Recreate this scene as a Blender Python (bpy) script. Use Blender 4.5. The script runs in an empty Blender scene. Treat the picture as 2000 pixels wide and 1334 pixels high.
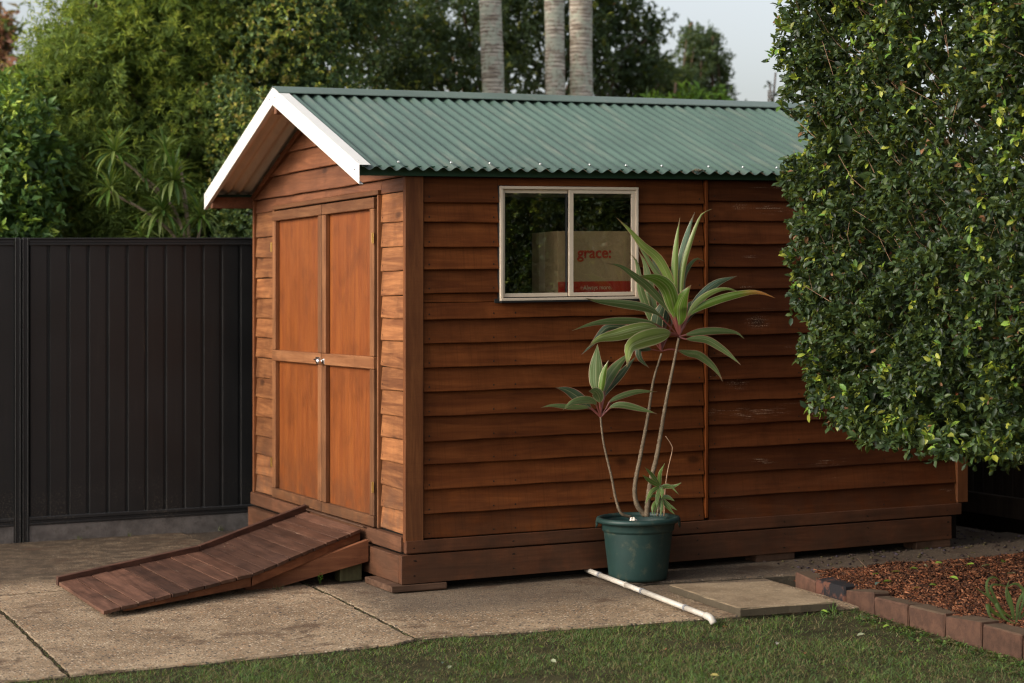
import bpy, math, random
import numpy as np
from mathutils import Vector

random.seed(7)
rng = np.random.default_rng(7)
S = bpy.context.scene
COL = S.collection
R = math.radians

# ------------------------------------------------------------------ camera, world, sun, exposure
CX, CY, CZ = -3.82299, -9.89715, 1.6395
YAW = 1.1496
FPX = 3840.18
HOR = 540.0
cam_d = bpy.data.cameras.new('camera')
cam = bpy.data.objects.new('camera', cam_d)
COL.objects.link(cam)
cam.location = (CX, CY, CZ)
cam.rotation_euler = (R(90), 0, YAW - R(90))
cam_d.sensor_width = 36
cam_d.lens = FPX / 2000 * 36
cam_d.shift_y = -(667 - HOR) / 2000
cam_d.clip_start = 0.1
cam_d.clip_end = 400
cam_d.dof.use_dof = True
cam_d.dof.focus_distance = 10.2
cam_d.dof.aperture_fstop = 2.3
S.camera = cam

SUN_EL, SUN_AZ = R(27), math.atan2(-0.05, -1.0)      # azimuth of the direction towards the sun (x, y)
w = bpy.data.worlds.new('World')
S.world = w
w.use_nodes = True
wn = w.node_tree
bg = wn.nodes['Background']
sky = wn.nodes.new('ShaderNodeTexSky')
sky.sky_type = 'NISHITA'
sky.sun_disc = False
sky.sun_elevation = SUN_EL
sky.sun_rotation = R(90) - SUN_AZ
sky.air_density = 1.0
sky.dust_density = 4.0
sky.ozone_density = 1.0
hs = wn.nodes.new('ShaderNodeHueSaturation')
hs.inputs['Saturation'].default_value = 0.36
wn.links.new(sky.outputs[0], hs.inputs['Color'])
wn.links.new(hs.outputs[0], bg.inputs['Color'])
bg.inputs['Strength'].default_value = 0.150

sun_d = bpy.data.lights.new('sun', 'SUN')
sun_d.energy = 0.98
sun_d.angle = R(14)
sun_d.color = (1.0, 0.86, 0.70)
sun = bpy.data.objects.new('sun', sun_d)
COL.objects.link(sun)
tosun = Vector((math.cos(SUN_EL) * math.cos(SUN_AZ), math.cos(SUN_EL) * math.sin(SUN_AZ), math.sin(SUN_EL)))
sun.rotation_euler = tosun.to_track_quat('Z', 'Y').to_euler()
sun.location = (-8, -3, 8)

S.view_settings.view_transform = 'Standard'
S.view_settings.look = 'None'
S.view_settings.gamma = 1
S.view_settings.exposure = 0.78
S.render.engine = 'CYCLES'
S.cycles.use_denoising = True
S.cycles.denoiser = 'OPENIMAGEDENOISE'
S.cycles.denoising_input_passes = 'RGB_ALBEDO_NORMAL'
S.cycles.denoising_prefilter = 'ACCURATE'
S.cycles.filter_width = 1.25
S.cycles.use_adaptive_sampling = False
S.cycles.max_bounces = 8
S.cycles.caustics_reflective = False
S.cycles.caustics_refractive = False
S.cycles.sample_clamp_indirect = 4.0

# ------------------------------------------------------------------ helpers
# the whole plot falls slightly (drainage fall of the slab): walls stay plumb
FA, FB = 0.0093, -0.0128


def sh(v):
    v = np.array(v, float).reshape(-1, 3)
    v[:, 2] += FA * v[:, 0] + FB * v[:, 1]
    return v


_fwd = np.array([math.cos(YAW), math.sin(YAW)])
_rgt = np.array([math.sin(YAW), -math.cos(YAW)])


def at(px, py, y):
    """unsheared place point on the plane y = const seen at a photo pixel"""
    k = (px - 1000) / FPX
    v = _fwd + k * _rgt
    t = (y - CY) / v[1]
    X = CX + t * v[0]
    Z = CZ + t * (HOR - py) / FPX
    return np.array([X, y, Z - FA * X - FB * y])


WORG = {}


def setprops(o, label=None, cat=None, group=None, kind=None):
    if label: o['label'] = label
    if cat: o['category'] = cat
    if group: o['group'] = group
    if kind: o['kind'] = kind
    return o


def empty(name, loc, label=None, cat=None, group=None, kind=None, parent=None):
    o = bpy.data.objects.new(name, None)
    COL.objects.link(o)
    l = Vector(sh([loc])[0])
    if parent:
        o.parent = parent
        o.location = l - WORG[parent.name]
    else:
        o.location = l
    WORG[o.name] = l
    o.empty_display_size = 0.1
    return setprops(o, label, cat, group, kind)


def link(name, me, org, parent=None, **kw):
    o = bpy.data.objects.new(name, me)
    COL.objects.link(o)
    org = Vector(org)
    if parent:
        o.parent = parent
        o.location = org - WORG[parent.name]
    else:
        o.location = org
    WORG[o.name] = org
    return setprops(o, **kw)


def mesh(name, V, F, mat, parent=None, org=None, smooth=False, midx=None, shear=True, **kw):
    V = sh(V) if shear else np.array(V, float)
    if org is None:
        org = (V.min(0) + V.max(0)) / 2
        if parent is None:
            org[2] = V[:, 2].min()
    else:
        org = sh([org])[0] if shear else np.array(org, float)
    me = bpy.data.meshes.new(name)
    me.from_pydata((V - org).tolist(), [], [list(map(int, f)) for f in F])
    mats = mat if isinstance(mat, (list, tuple)) else [mat]
    for m in mats: me.materials.append(m)
    if midx is not None: me.polygons.foreach_set('material_index', midx)
    if smooth: me.polygons.foreach_set('use_smooth', [True] * len(F))
    me.update()
    return link(name, me, org, parent, **kw)


def npmesh(name, V, F, mat, parent=None, org=None, col=None, smooth=False, uv=None, **kw):
    """V (n,3), F (m,k) uniform polygons, col (n,3) optional per-vertex tint"""
    V = sh(V)
    if org is None:
        org = (V.min(0) + V.max(0)) / 2
        org[2] = V[:, 2].min()
    else:
        org = sh([org])[0]
    me = bpy.data.meshes.new(name)
    n, (m, k) = len(V), F.shape
    me.vertices.add(n)
    me.vertices.foreach_set('co', (V - org).astype(np.float32).ravel())
    me.loops.add(m * k)
    me.loops.foreach_set('vertex_index', F.astype(np.int32).ravel())
    me.polygons.add(m)
    me.polygons.foreach_set('loop_start', np.arange(0, m * k, k, dtype=np.int32))
    if smooth: me.polygons.foreach_set('use_smooth', np.ones(m, bool))
    me.materials.append(mat)
    if col is not None:
        ca = me.color_attributes.new('tint', 'FLOAT_COLOR', 'POINT')
        c4 = np.ones((n, 4), np.float32)
        c4[:, :3] = col
        ca.data.foreach_set('color', c4.ravel())
    if uv is not None:
        ul = me.uv_layers.new(name='UVMap')
        ul.data.foreach_set('uv', uv[F.ravel()].astype(np.float32).ravel())
    me.update(calc_edges=True)
    me.validate()
    return link(name, me, org, parent, **kw)


def cbox(p0, p1, c=0.003, jit=0.0):
    """chamfered box"""
    p0, p1 = np.minimum(p0, p1).astype(float), np.maximum(p0, p1).astype(float)
    c = min(c, 0.3 * (p1 - p0).min())
    V = []
    idx = {}
    for sx in (0, 1):
        for sy in (0, 1):
            for sz in (0, 1):
                s = (sx, sy, sz)
                for ax in range(3):
                    p = [p1[i] if s[i] else p0[i] for i in range(3)]
                    for i in range(3):
                        if i != ax: p[i] += -c if s[i] else c
                    # vertex lying on face 'ax'
                    idx[(s, ax)] = len(V)
                    V.append(p)
    V = np.array(V)
    if jit: V += rng.normal(0, jit, V.shape)
    F = []
    for ax in range(3):
        a, b = [i for i in range(3) if i != ax]
        for s in (0, 1):
            q = []
            for (u, v) in ((0, 0), (1, 0), (1, 1), (0, 1)):
                t = [0, 0, 0]; t[ax] = s; t[a] = u; t[b] = v
                q.append(idx[(tuple(t), ax)])
            F.append(q)
    for ax in range(3):  # edges along ax
        a, b = [i for i in range(3) if i != ax]
        for u in (0, 1):
            for v in (0, 1):
                t0 = [0, 0, 0]; t0[a] = u; t0[b] = v
                t1 = list(t0); t1[ax] = 1
                t0, t1 = tuple(t0), tuple(t1)
                F.append([idx[(t0, a)], idx[(t1, a)], idx[(t1, b)], idx[(t0, b)]])
    for sx in (0, 1):
        for sy in (0, 1):
            for sz in (0, 1):
                F.append([idx[((sx, sy, sz), i)] for i in range(3)])
    return V, F


def cb(name, p0, p1, mat, parent=None, c=0.003, jit=0.0, fn=None, **kw):
    V, F = cbox(p0, p1, c, jit)
    if fn is not None: V = fn(V)
    o = mesh(name, V, F, mat, parent, **kw)
    fixn(o)
    return o


def fixn(o):
    import bmesh
    bm = bmesh.new(); bm.from_mesh(o.data)
    bmesh.ops.recalc_face_normals(bm, faces=bm.faces)
    bm.to_mesh(o.data); bm.free()


def prism(poly, z0, z1):
    """vertical prism from xy polygon; z0, z1 scalars or callables"""
    n = len(poly)
    f0 = z0 if callable(z0) else (lambda x, y: z0)
    f1 = z1 if callable(z1) else (lambda x, y: z1)
    V = [(x, y, f0(x, y)) for x, y in poly] + [(x, y, f1(x, y)) for x, y in poly]
    F = [list(range(n))[::-1], list(range(n, 2 * n))]
    F += [[i, (i + 1) % n, n + (i + 1) % n, n + i] for i in range(n)]
    return V, F


def tube(path, rad, seg=8, caps=True, rings=None):
    P = np.array(path, float)
    n = len(P)
    rad = np.broadcast_to(np.array(rad, float), (n,))
    T = np.gradient(P, axis=0)
    T /= np.linalg.norm(T, axis=1)[:, None] + 1e-9
    ref = np.array([0, 0, 1.0]) if abs(T[0][2]) < 0.9 else np.array([1.0, 0, 0])
    V = []
    u = np.cross(T[0], ref); u /= np.linalg.norm(u)
    for i in range(n):
        u = u - T[i] * (u @ T[i]); u /= np.linalg.norm(u) + 1e-9
        v = np.cross(T[i], u)
        for k in range(seg):
            a = 2 * math.pi * k / seg
            V.append(P[i] + rad[i] * (math.cos(a) * u + math.sin(a) * v))
    F = []
    for i in range(n - 1):
        for k in range(seg):
            F.append([i * seg + k, i * seg + (k + 1) % seg, (i + 1) * seg + (k + 1) % seg, (i + 1) * seg + k])
    if caps:
        F.append(list(range(seg))[::-1])
        F.append([(n - 1) * seg + k for k in range(seg)])
    return V, F


def lathe(prof, c, seg=40):
    V, F = [], []
    n = len(prof)
    for r, z in prof:
        for k in range(seg):
            a = 2 * math.pi * k / seg
            V.append((c[0] + r * math.cos(a), c[1] + r * math.sin(a), c[2] + z))
    for i in range(n - 1):
        for k in range(seg):
            F.append([i * seg + k, i * seg + (k + 1) % seg, (i + 1) * seg + (k + 1) % seg, (i + 1) * seg + k])
    return V, F


def join(parts):
    V, F = [], []
    for v, f in parts:
        o = len(V)
        V += [tuple(x) for x in v]
        F += [[i + o for i in q] for q in f]
    return V, F


def spline(pts, n):
    """Catmull-Rom through points, n samples"""
    P = np.array(pts, float)
    if len(P) == 2:
        t = np.linspace(0, 1, n)[:, None]
        return P[0] * (1 - t) + P[1] * t
    d = np.r_[0, np.cumsum(np.linalg.norm(np.diff(P[:, :3], axis=0), axis=1))]
    Q = np.vstack([2 * P[0] - P[1], P, 2 * P[-1] - P[-2]])
    out = []
    for s in np.linspace(0, d[-1], n):
        i = min(max(np.searchsorted(d, s, side='right') - 1, 0), len(P) - 2)
        t = (s - d[i]) / max(d[i + 1] - d[i], 1e-9)
        p0, p1, p2, p3 = Q[i], Q[i + 1], Q[i + 2], Q[i + 3]
        out.append(0.5 * (2 * p1 + (p2 - p0) * t + (2 * p0 - 5 * p1 + 4 * p2 - p3) * t * t + (3 * p1 - p0 - 3 * p2 + p3) * t ** 3))
    return np.array(out)


def vnoise(x, y, seed=0):
    """cheap smooth value noise, arrays in, 0..1 out"""
    r = np.random.default_rng(seed)
    T = r.random((64, 64))
    x = np.asarray(x, float); y = np.asarray(y, float)
    xi, yi = np.floor(x).astype(int), np.floor(y).astype(int)
    fx, fy = x - xi, y - yi
    fx = fx * fx * (3 - 2 * fx); fy = fy * fy * (3 - 2 * fy)
    a = T[xi % 64, yi % 64]; b = T[(xi + 1) % 64, yi % 64]
    c = T[xi % 64, (yi + 1) % 64]; d = T[(xi + 1) % 64, (yi + 1) % 64]
    return (a * (1 - fx) + b * fx) * (1 - fy) + (c * (1 - fx) + d * fx) * fy


# ------------------------------------------------------------------ materials
class NT:
    def __init__(s, name):
        s.m = bpy.data.materials.new(name)
        s.m.use_nodes = True
        s.t = s.m.node_tree
        s.p = s.t.nodes['Principled BSDF']
        s.out = s.t.nodes['Material Output']

    def n(s, typ, **kw):
        nd = s.t.nodes.new(typ)
        for k, v in kw.items(): setattr(nd, k, v)
        return nd

    def l(s, a, b):
        s.t.links.new(a, b)

    def val(s, sock, v):
        if isinstance(v, bpy.types.NodeSocket): s.l(v, sock)
        else: sock.default_value = v

    def mix(s, fac, a, b, mode='MIX'):
        nd = s.n('ShaderNodeMix', data_type='RGBA', blend_type=mode)
        s.val(nd.inputs[0], fac)
        for i, v in ((6, a), (7, b)):
            if not isinstance(v, bpy.types.NodeSocket) and len(v) == 3: v = (*v, 1)
            s.val(nd.inputs[i], v)
        return nd.outputs[2]

    def math(s, op, a, b=0.0, clamp=False):
        nd = s.n('ShaderNodeMath', operation=op, use_clamp=clamp)
        s.val(nd.inputs[0], a); s.val(nd.inputs[1], b)
        return nd.outputs[0]

    def ramp(s, fac, lo, hi, a=0.0, b=1.0):
        nd = s.n('ShaderNodeMapRange')
        nd.interpolation_type = 'SMOOTHSTEP'
        s.val(nd.inputs['Value'], fac)
        nd.inputs['From Min'].default_value = lo; nd.inputs['From Max'].default_value = hi
        nd.inputs['To Min'].default_value = a; nd.inputs['To Max'].default_value = b
        return nd.outputs[0]

    def noise(s, vec, scale, detail=4, rough=0.55, dist=0.0):
        nd = s.n('ShaderNodeTexNoise')
        if vec is not None: s.l(vec, nd.inputs['Vector'])
        nd.inputs['Scale'].default_value = scale; nd.inputs['Detail'].default_value = detail
        nd.inputs['Roughness'].default_value = rough; nd.inputs['Distortion'].default_value = dist
        return nd.outputs['Fac']

    def vor(s, vec, scale, feature='F1', out='Distance', rand=1.0):
        nd = s.n('ShaderNodeTexVoronoi', feature=feature)
        if vec is not None: s.l(vec, nd.inputs['Vector'])
        nd.inputs['Scale'].default_value = scale
        nd.inputs['Randomness'].default_value = rand
        return nd.outputs[out]

    def objvec(s, scale=(1, 1, 1), rnd=True):
        tc = s.n('ShaderNodeTexCoord')
        v = tc.outputs['Object']
        if rnd:
            oi = s.n('ShaderNodeObjectInfo')
            cm = s.n('ShaderNodeVectorMath', operation='SCALE')
            cm.inputs[0].default_value = (37.0, 61.0, 83.0)
            s.l(oi.outputs['Random'], cm.inputs['Scale'])
            ad = s.n('ShaderNodeVectorMath', operation='ADD')
            s.l(v, ad.inputs[0]); s.l(cm.outputs[0], ad.inputs[1])
            v = ad.outputs[0]
        mp = s.n('ShaderNodeVectorMath', operation='MULTIPLY')
        s.l(v, mp.inputs[0]); mp.inputs[1].default_value = scale
        return mp.outputs[0]

    def pos(s):
        return s.n('ShaderNodeNewGeometry').outputs['Position']

    def rand(s):
        return s.n('ShaderNodeObjectInfo').outputs['Random']

    def bump(s, h, strength=0.3, dist=0.01, prev=None):
        nd = s.n('ShaderNodeBump')
        nd.inputs['Strength'].default_value = strength; nd.inputs['Distance'].default_value = dist
        s.l(h, nd.inputs['Height'])
        if prev is not None: s.l(prev, nd.inputs['Normal'])
        s.l(nd.outputs[0], s.p.inputs['Normal'])
        return nd.outputs[0]

    def base(s, c, rough=0.6, spec=None, metal=None):
        if not isinstance(c, bpy.types.NodeSocket) and len(c) == 3: c = (*c, 1)
        s.val(s.p.inputs['Base Color'], c)
        s.val(s.p.inputs['Roughness'], rough)
        if spec is not None: s.val(s.p.inputs['Specular IOR Level'], spec)
        if metal is not None: s.val(s.p.inputs['Metallic'], metal)


def wood(name, cold, cmid, clight, axis, rough=0.62, wear=0.0, dirt=0.4, kerf=0.25, knots=1.0, spec=0.25, lowdark=0.0, tone=(0.74, 1.24), ldc=(0.050, 0.027, 0.015)):
    m = NT(name)
    sc = {'x': (1.2, 16, 16), 'y': (16, 1.2, 16), 'z': (16, 16, 1.2)}[axis]
    v = m.objvec(sc)
    g1 = m.noise(v, 1.4, 6, 0.65, 0.8)
    g2 = m.noise(v, 5.5, 4, 0.6, 0.2)
    c = m.mix(m.ramp(g1, 0.3, 0.7), cold, clight)
    c = m.mix(m.ramp(g2, 0.35, 0.7, 0, 0.55), c, cmid)
    # board to board tone
    hsv = m.n('ShaderNodeHueSaturation')
    m.l(c, hsv.inputs['Color'])
    m.l(m.ramp(m.rand(), 0, 1, *tone), hsv.inputs['Value'])
    hsv.inputs['Saturation'].default_value = 1.0
    c = hsv.outputs[0]
    # blotches of thin stain
    vb = m.objvec((1, 1, 1))
    bl = m.noise(vb, 4.0, 5, 0.6, 0.3)
    c = m.mix(m.ramp(bl, 0.42, 0.72, 0, dirt), c, tuple(x * 0.45 for x in cold))
    # knots: sparse, stretched along the grain
    ks = {'x': (2.2, 4.5, 4.5), 'y': (4.5, 2.2, 4.5), 'z': (4.5, 4.5, 2.2)}[axis]
    kd = m.vor(m.objvec(ks), 1.0)
    kmask = m.ramp(kd, 0.04, 0.15, knots, 0.0)
    ring = m.n('ShaderNodeTexWave', wave_type='RINGS')
    c = m.mix(m.math('MULTIPLY', kmask, 0.75), c, tuple(x * 0.3 for x in cold))
    if wear > 0:
        wv = m.objvec({'x': (4, 130, 130), 'y': (130, 4, 130), 'z': (130, 130, 4)}[axis])
        scr = m.noise(wv, 1.6, 6, 0.75)
        fine = m.noise(m.objvec((1, 1, 1)), 220, 2, 0.5)
        zone = m.ramp(m.noise(m.objvec({'x': (1.5, 9, 9), 'y': (9, 1.5, 9), 'z': (9, 9, 1.5)}[axis]), 1.0, 2, 0.5), 0.60, 0.70)
        near = m.ramp(kd, 0.10, 0.22, 1.0, 0.0)
        msk = m.math('MULTIPLY', m.math('MULTIPLY', m.ramp(scr, 0.56, 0.62), zone), m.ramp(fine, 0.42, 0.56))
        msk2 = m.math('MULTIPLY', m.math('MULTIPLY', m.ramp(fine, 0.50, 0.60), near), m.ramp(scr, 0.50, 0.58))
        msk = m.math('MULTIPLY', m.math('MAXIMUM', msk, msk2), wear)
        c = m.mix(msk, c, (0.52, 0.38, 0.26))
    if lowdark > 0:
        sep = m.n('ShaderNodeSeparateXYZ'); m.l(m.pos(), sep.inputs[0])
        d = m.ramp(sep.outputs['Z'], 0.0, 0.75, lowdark, 0.0)  # board colour turns darker towards the ground
        dn = m.noise(m.pos(), 7, 4, 0.6)
        c = m.mix(m.math('MULTIPLY', d, m.ramp(dn, 0.3, 0.6)), c, ldc)
    # sawn cross lines
    kv = m.objvec({'x': (160, 2, 2), 'y': (2, 160, 2), 'z': (2, 2, 160)}[axis])
    kf = m.noise(kv, 1.0, 2, 0.5)
    c = m.mix(m.ramp(kf, 0.5, 0.72, 0, kerf), c, tuple(x * 0.55 for x in cold))
    m.base(c, m.ramp(g2, 0.2, 0.8, rough - 0.08, rough + 0.12), spec)
    h = m.math('ADD', m.math('MULTIPLY', g2, 0.7), m.math('MULTIPLY', kf, 0.4))
    m.bump(h, 0.35, 0.0025)
    return m.m


def plain(name, c, rough=0.5, spec=0.4, var=0.12, scale=8, bump=0.0, metal=0.0, dirt=None, dirtamt=0.4, bscale=300):
    m = NT(name)
    v = m.objvec((1, 1, 1))
    n = m.noise(v, scale, 4, 0.6)
    cc = m.mix(m.ramp(n, 0.3, 0.7), tuple(x * (1 - var) for x in c), tuple(min(1, x * (1 + var)) for x in c))
    if dirt:
        d = m.noise(v, scale * 3.1, 5, 0.7)
        cc = m.mix(m.ramp(d, 0.52, 0.75, 0, dirtamt), cc, dirt)
    m.base(cc, rough, spec, metal)
    if bump:
        m.bump(m.noise(v, bscale, 3, 0.6), bump, 0.002)
    return m.m


def leafmat(name, rough=0.38, trans=0.25, spec=0.5):
    m = NT(name)
    at_ = m.n('ShaderNodeVertexColor', layer_name='tint')
    m.base(at_.outputs['Color'], rough, spec)
    tr = m.n('ShaderNodeBsdfTranslucent')
    tc = m.mix(0.5, at_.outputs['Color'], (0.35, 0.42, 0.05), 'MIX')
    m.l(tc, tr.inputs['Color'])
    mx = m.n('ShaderNodeMixShader'); mx.inputs[0].default_value = trans
    m.l(m.p.outputs[0], mx.inputs[1]); m.l(tr.outputs[0], mx.inputs[2])
    m.l(mx.outputs[0], m.out.inputs['Surface'])
    return m.m


SIDE_C = ((0.088, 0.0225, 0.0055), (0.132, 0.0365, 0.0085), (0.180, 0.054, 0.0130))
M = {}
M['side'] = wood('stained_side_board', *SIDE_C, 'x', wear=0.0, dirt=0.40, lowdark=0.5, spec=0.12)
M['side_worn'] = wood('worn_side_board', (0.066, 0.0170, 0.0045), (0.097, 0.0265, 0.0070), (0.130, 0.039, 0.0110), 'x', wear=1.0, dirt=0.45, lowdark=0.5, spec=0.12)
M['front'] = wood('faded_front_board', (0.110, 0.036, 0.012), (0.190, 0.070, 0.025), (0.33, 0.135, 0.048), 'y', wear=0.0, dirt=0.5, lowdark=0.8, kerf=0.12, ldc=(0.085, 0.052, 0.034))
M['gable'] = wood('gable_board', (0.10, 0.035, 0.014), (0.15, 0.054, 0.022), (0.20, 0.075, 0.032), 'y', wear=0.0, dirt=0.4, kerf=0.15)
M['ply'] = wood('orange_ply', (0.155, 0.037, 0.0065), (0.190, 0.050, 0.0085), (0.230, 0.067, 0.0120), 'z', rough=0.5, dirt=0.45, kerf=0.05, knots=0.0, lowdark=0.7, spec=0.35)
M['stile'] = wood('door_stile', (0.125, 0.045, 0.016), (0.18, 0.072, 0.027), (0.25, 0.110, 0.045), 'z', dirt=0.35, kerf=0.1, knots=0.3, lowdark=0.8)
M['rail'] = wood('door_rail', (0.125, 0.045, 0.016), (0.18, 0.072, 0.027), (0.25, 0.110, 0.045), 'y', dirt=0.35, kerf=0.1, knots=0.3, lowdark=0.8)
M['trimz'] = wood('corner_trim', (0.10, 0.030, 0.009), (0.145, 0.046, 0.013), (0.20, 0.070, 0.021), 'z', dirt=0.3, kerf=0.1, knots=0.4, lowdark=0.4)
M['battenz'] = wood('batten', (0.088, 0.021, 0.004), (0.135, 0.035, 0.006), (0.175, 0.048, 0.009), 'z', dirt=0.4, kerf=0.1, knots=0.2, spec=0.12)
M['plinthx'] = wood('base_board_x', (0.058, 0.020, 0.008), (0.085, 0.030, 0.012), (0.115, 0.042, 0.018), 'x', dirt=0.5, kerf=0.1, knots=0.3, lowdark=0.5)
M['plinthy'] = wood('base_board_y', (0.085, 0.033, 0.015), (0.125, 0.050, 0.024), (0.17, 0.072, 0.036), 'y', dirt=0.4, kerf=0.1, knots=0.3, lowdark=0.5)
M['plank'] = wood('ramp_plank', (0.050, 0.023, 0.014), (0.090, 0.040, 0.024), (0.145, 0.070, 0.044), 'y', rough=0.46, dirt=0.5, kerf=0.05, knots=0.3, wear=0.6, spec=0.4, tone=(0.60, 1.45))
M['rampx'] = wood('ramp_frame', (0.12, 0.040, 0.018), (0.18, 0.068, 0.030), (0.25, 0.098, 0.044), 'x', dirt=0.5, kerf=0.1, knots=0.3)
M['rampdark'] = wood('ramp_dark', (0.04, 0.018, 0.012), (0.075, 0.034, 0.022), (0.12, 0.055, 0.035), 'x', dirt=0.5, kerf=0.1, knots=0.3)
M['block'] = wood('timber_block', (0.05, 0.026, 0.015), (0.08, 0.042, 0.025), (0.12, 0.065, 0.04), 'x', dirt=0.6, kerf=0.1, knots=0.2)
M['post'] = wood('mossy_post', (0.10, 0.085, 0.04), (0.16, 0.14, 0.06), (0.22, 0.20, 0.09), 'z', dirt=0.7, kerf=0.1, knots=0.0)
M['darkin'] = plain('shadow_black_lining', (0.012, 0.009, 0.007), 0.8, 0.1)  # near black: shadow inside the door gaps is put into this colour
M['white'] = plain('white_capping', (0.70, 0.68, 0.64), 0.42, 0.4, var=0.02)
M['green'] = plain('green_roof_steel', (0.055, 0.115, 0.088), 0.34, 0.5, var=0.05, scale=3, dirt=(0.16, 0.20, 0.17), dirtamt=0.35)
M['greencap'] = plain('green_ridge_steel', (0.085, 0.135, 0.11), 0.42, 0.5, var=0.05, scale=3, dirt=(0.2, 0.22, 0.18), dirtamt=0.35)
M['greenfas'] = plain('green_fascia', (0.018, 0.055, 0.030), 0.55, 0.3, var=0.08)
M['under'] = plain('roof_underside', (0.74, 0.66, 0.58), 0.45, 0.35, var=0.05)
M['char'] = plain('charcoal_steel', (0.019, 0.0175, 0.0165), 0.45, 0.35, var=0.12, scale=2.0, dirt=(0.10, 0.085, 0.07), dirtamt=0.10)
M['cream'] = plain('cream_aluminium', (0.66, 0.54, 0.41), 0.42, 0.4, var=0.05, dirt=(0.3, 0.2, 0.12), dirtamt=0.15)
M['black'] = plain('black_rubber', (0.015, 0.014, 0.013), 0.6, 0.3)
M['steel'] = plain('bright_steel', (0.75, 0.74, 0.72), 0.22, 0.5, metal=1.0, var=0.05)
M['brass'] = plain('dull_brass', (0.55, 0.36, 0.12), 0.35, 0.5, metal=1.0)
M['nail'] = plain('nail', (0.02, 0.012, 0.008), 0.6, 0.2)
M['pot'] = plain('green_plastic', (0.0115, 0.034, 0.030), 0.50, 0.4, var=0.12, scale=5, dirt=(0.14, 0.12, 0.07), dirtamt=0.38)
M['soil'] = plain('soil', (0.035, 0.023, 0.015), 0.95, 0.1, var=0.4, scale=40, bump=0.6, bscale=90)
M['pvc'] = plain('white_pvc', (0.48, 0.44, 0.38), 0.38, 0.45, var=0.04, dirt=(0.35, 0.28, 0.2), dirtamt=0.3)
M['pvcring'] = plain('grey_joint', (0.20, 0.20, 0.21), 0.5, 0.4)
M['coral'] = plain('white_coral', (0.72, 0.64, 0.55), 0.7, 0.3, bump=0.5, bscale=120)
M['card'] = plain('cardboard', (0.42, 0.28, 0.15), 0.8, 0.15, var=0.06)
M['red'] = plain('red_print', (0.42, 0.025, 0.015), 0.7, 0.2, var=0.04)
M['pale'] = plain('pale_print', (0.60, 0.42, 0.27), 0.7, 0.2, var=0.04)
M['leaf'] = leafmat('broad_leaf', 0.42, 0.28, 0.30)
M['hedgeleaf'] = leafmat('hedge_leaf', 0.42, 0.20, 0.30)
M['softleaf'] = leafmat('soft_leaf', 0.6, 0.38, 0.25)
M['grass'] = leafmat('grass_blade', 0.6, 0.25, 0.2)
M['branch'] = plain('branch_bark', (0.13, 0.085, 0.055), 0.8, 0.2, var=0.3, scale=30, bump=0.4, bscale=80)
M['cane'] = plain('cordyline_cane', (0.135, 0.098, 0.062), 0.75, 0.2, var=0.25, scale=60, bump=0.7, bscale=160, dirt=(0.45, 0.40, 0.30), dirtamt=0.7)
M['cane2'] = plain('dragon_tree_cane', (0.30, 0.22, 0.16), 0.8, 0.2, var=0.2, scale=30)
M['twig'] = plain('pale_twig', (0.34, 0.21, 0.13), 0.75, 0.2, var=0.2, scale=60)


def brick_mat():
    m = NT('old_red_brick')
    v = m.objvec((1, 1, 1))
    n1 = m.noise(v, 14, 5, 0.7)
    n2 = m.noise(v, 120, 3, 0.6)
    c = m.mix(m.ramp(n1, 0.3, 0.7), (0.060, 0.032, 0.022), (0.110, 0.056, 0.036))
    h = m.n('ShaderNodeHueSaturation'); m.l(c, h.inputs['Color'])
    m.l(m.ramp(m.rand(), 0, 1, 0.75, 1.2), h.inputs['Value'])
    c = m.mix(m.ramp(n2, 0.55, 0.75, 0, 0.6), h.outputs[0], (0.05, 0.028, 0.022))
    sep = m.n('ShaderNodeSeparateXYZ'); tc = m.n('ShaderNodeNewGeometry'); m.l(tc.outputs['Normal'], sep.inputs[0])
    top = m.math('MULTIPLY', m.ramp(sep.outputs['Z'], 0.5, 0.9), m.ramp(n1, 0.25, 0.6, 0.35, 0.9))
    c = m.mix(top, c, (0.095, 0.066, 0.042))
    m.base(c, 0.85, 0.2)
    m.bump(m.math('ADD', n2, n1), 0.5, 0.004)
    return m.m


def burnt_mat():
    m = NT('burnt_brick')
    v = m.objvec((1, 1, 1))
    n1 = m.noise(v, 12, 4, 0.6)
    c = m.mix(m.ramp(n1, 0.50, 0.62), (0.016, 0.015, 0.017), (0.11, 0.048, 0.032))
    m.base(c, 0.8, 0.2)
    m.bump(m.noise(v, 100, 3), 0.4, 0.004)
    return m.m


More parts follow.
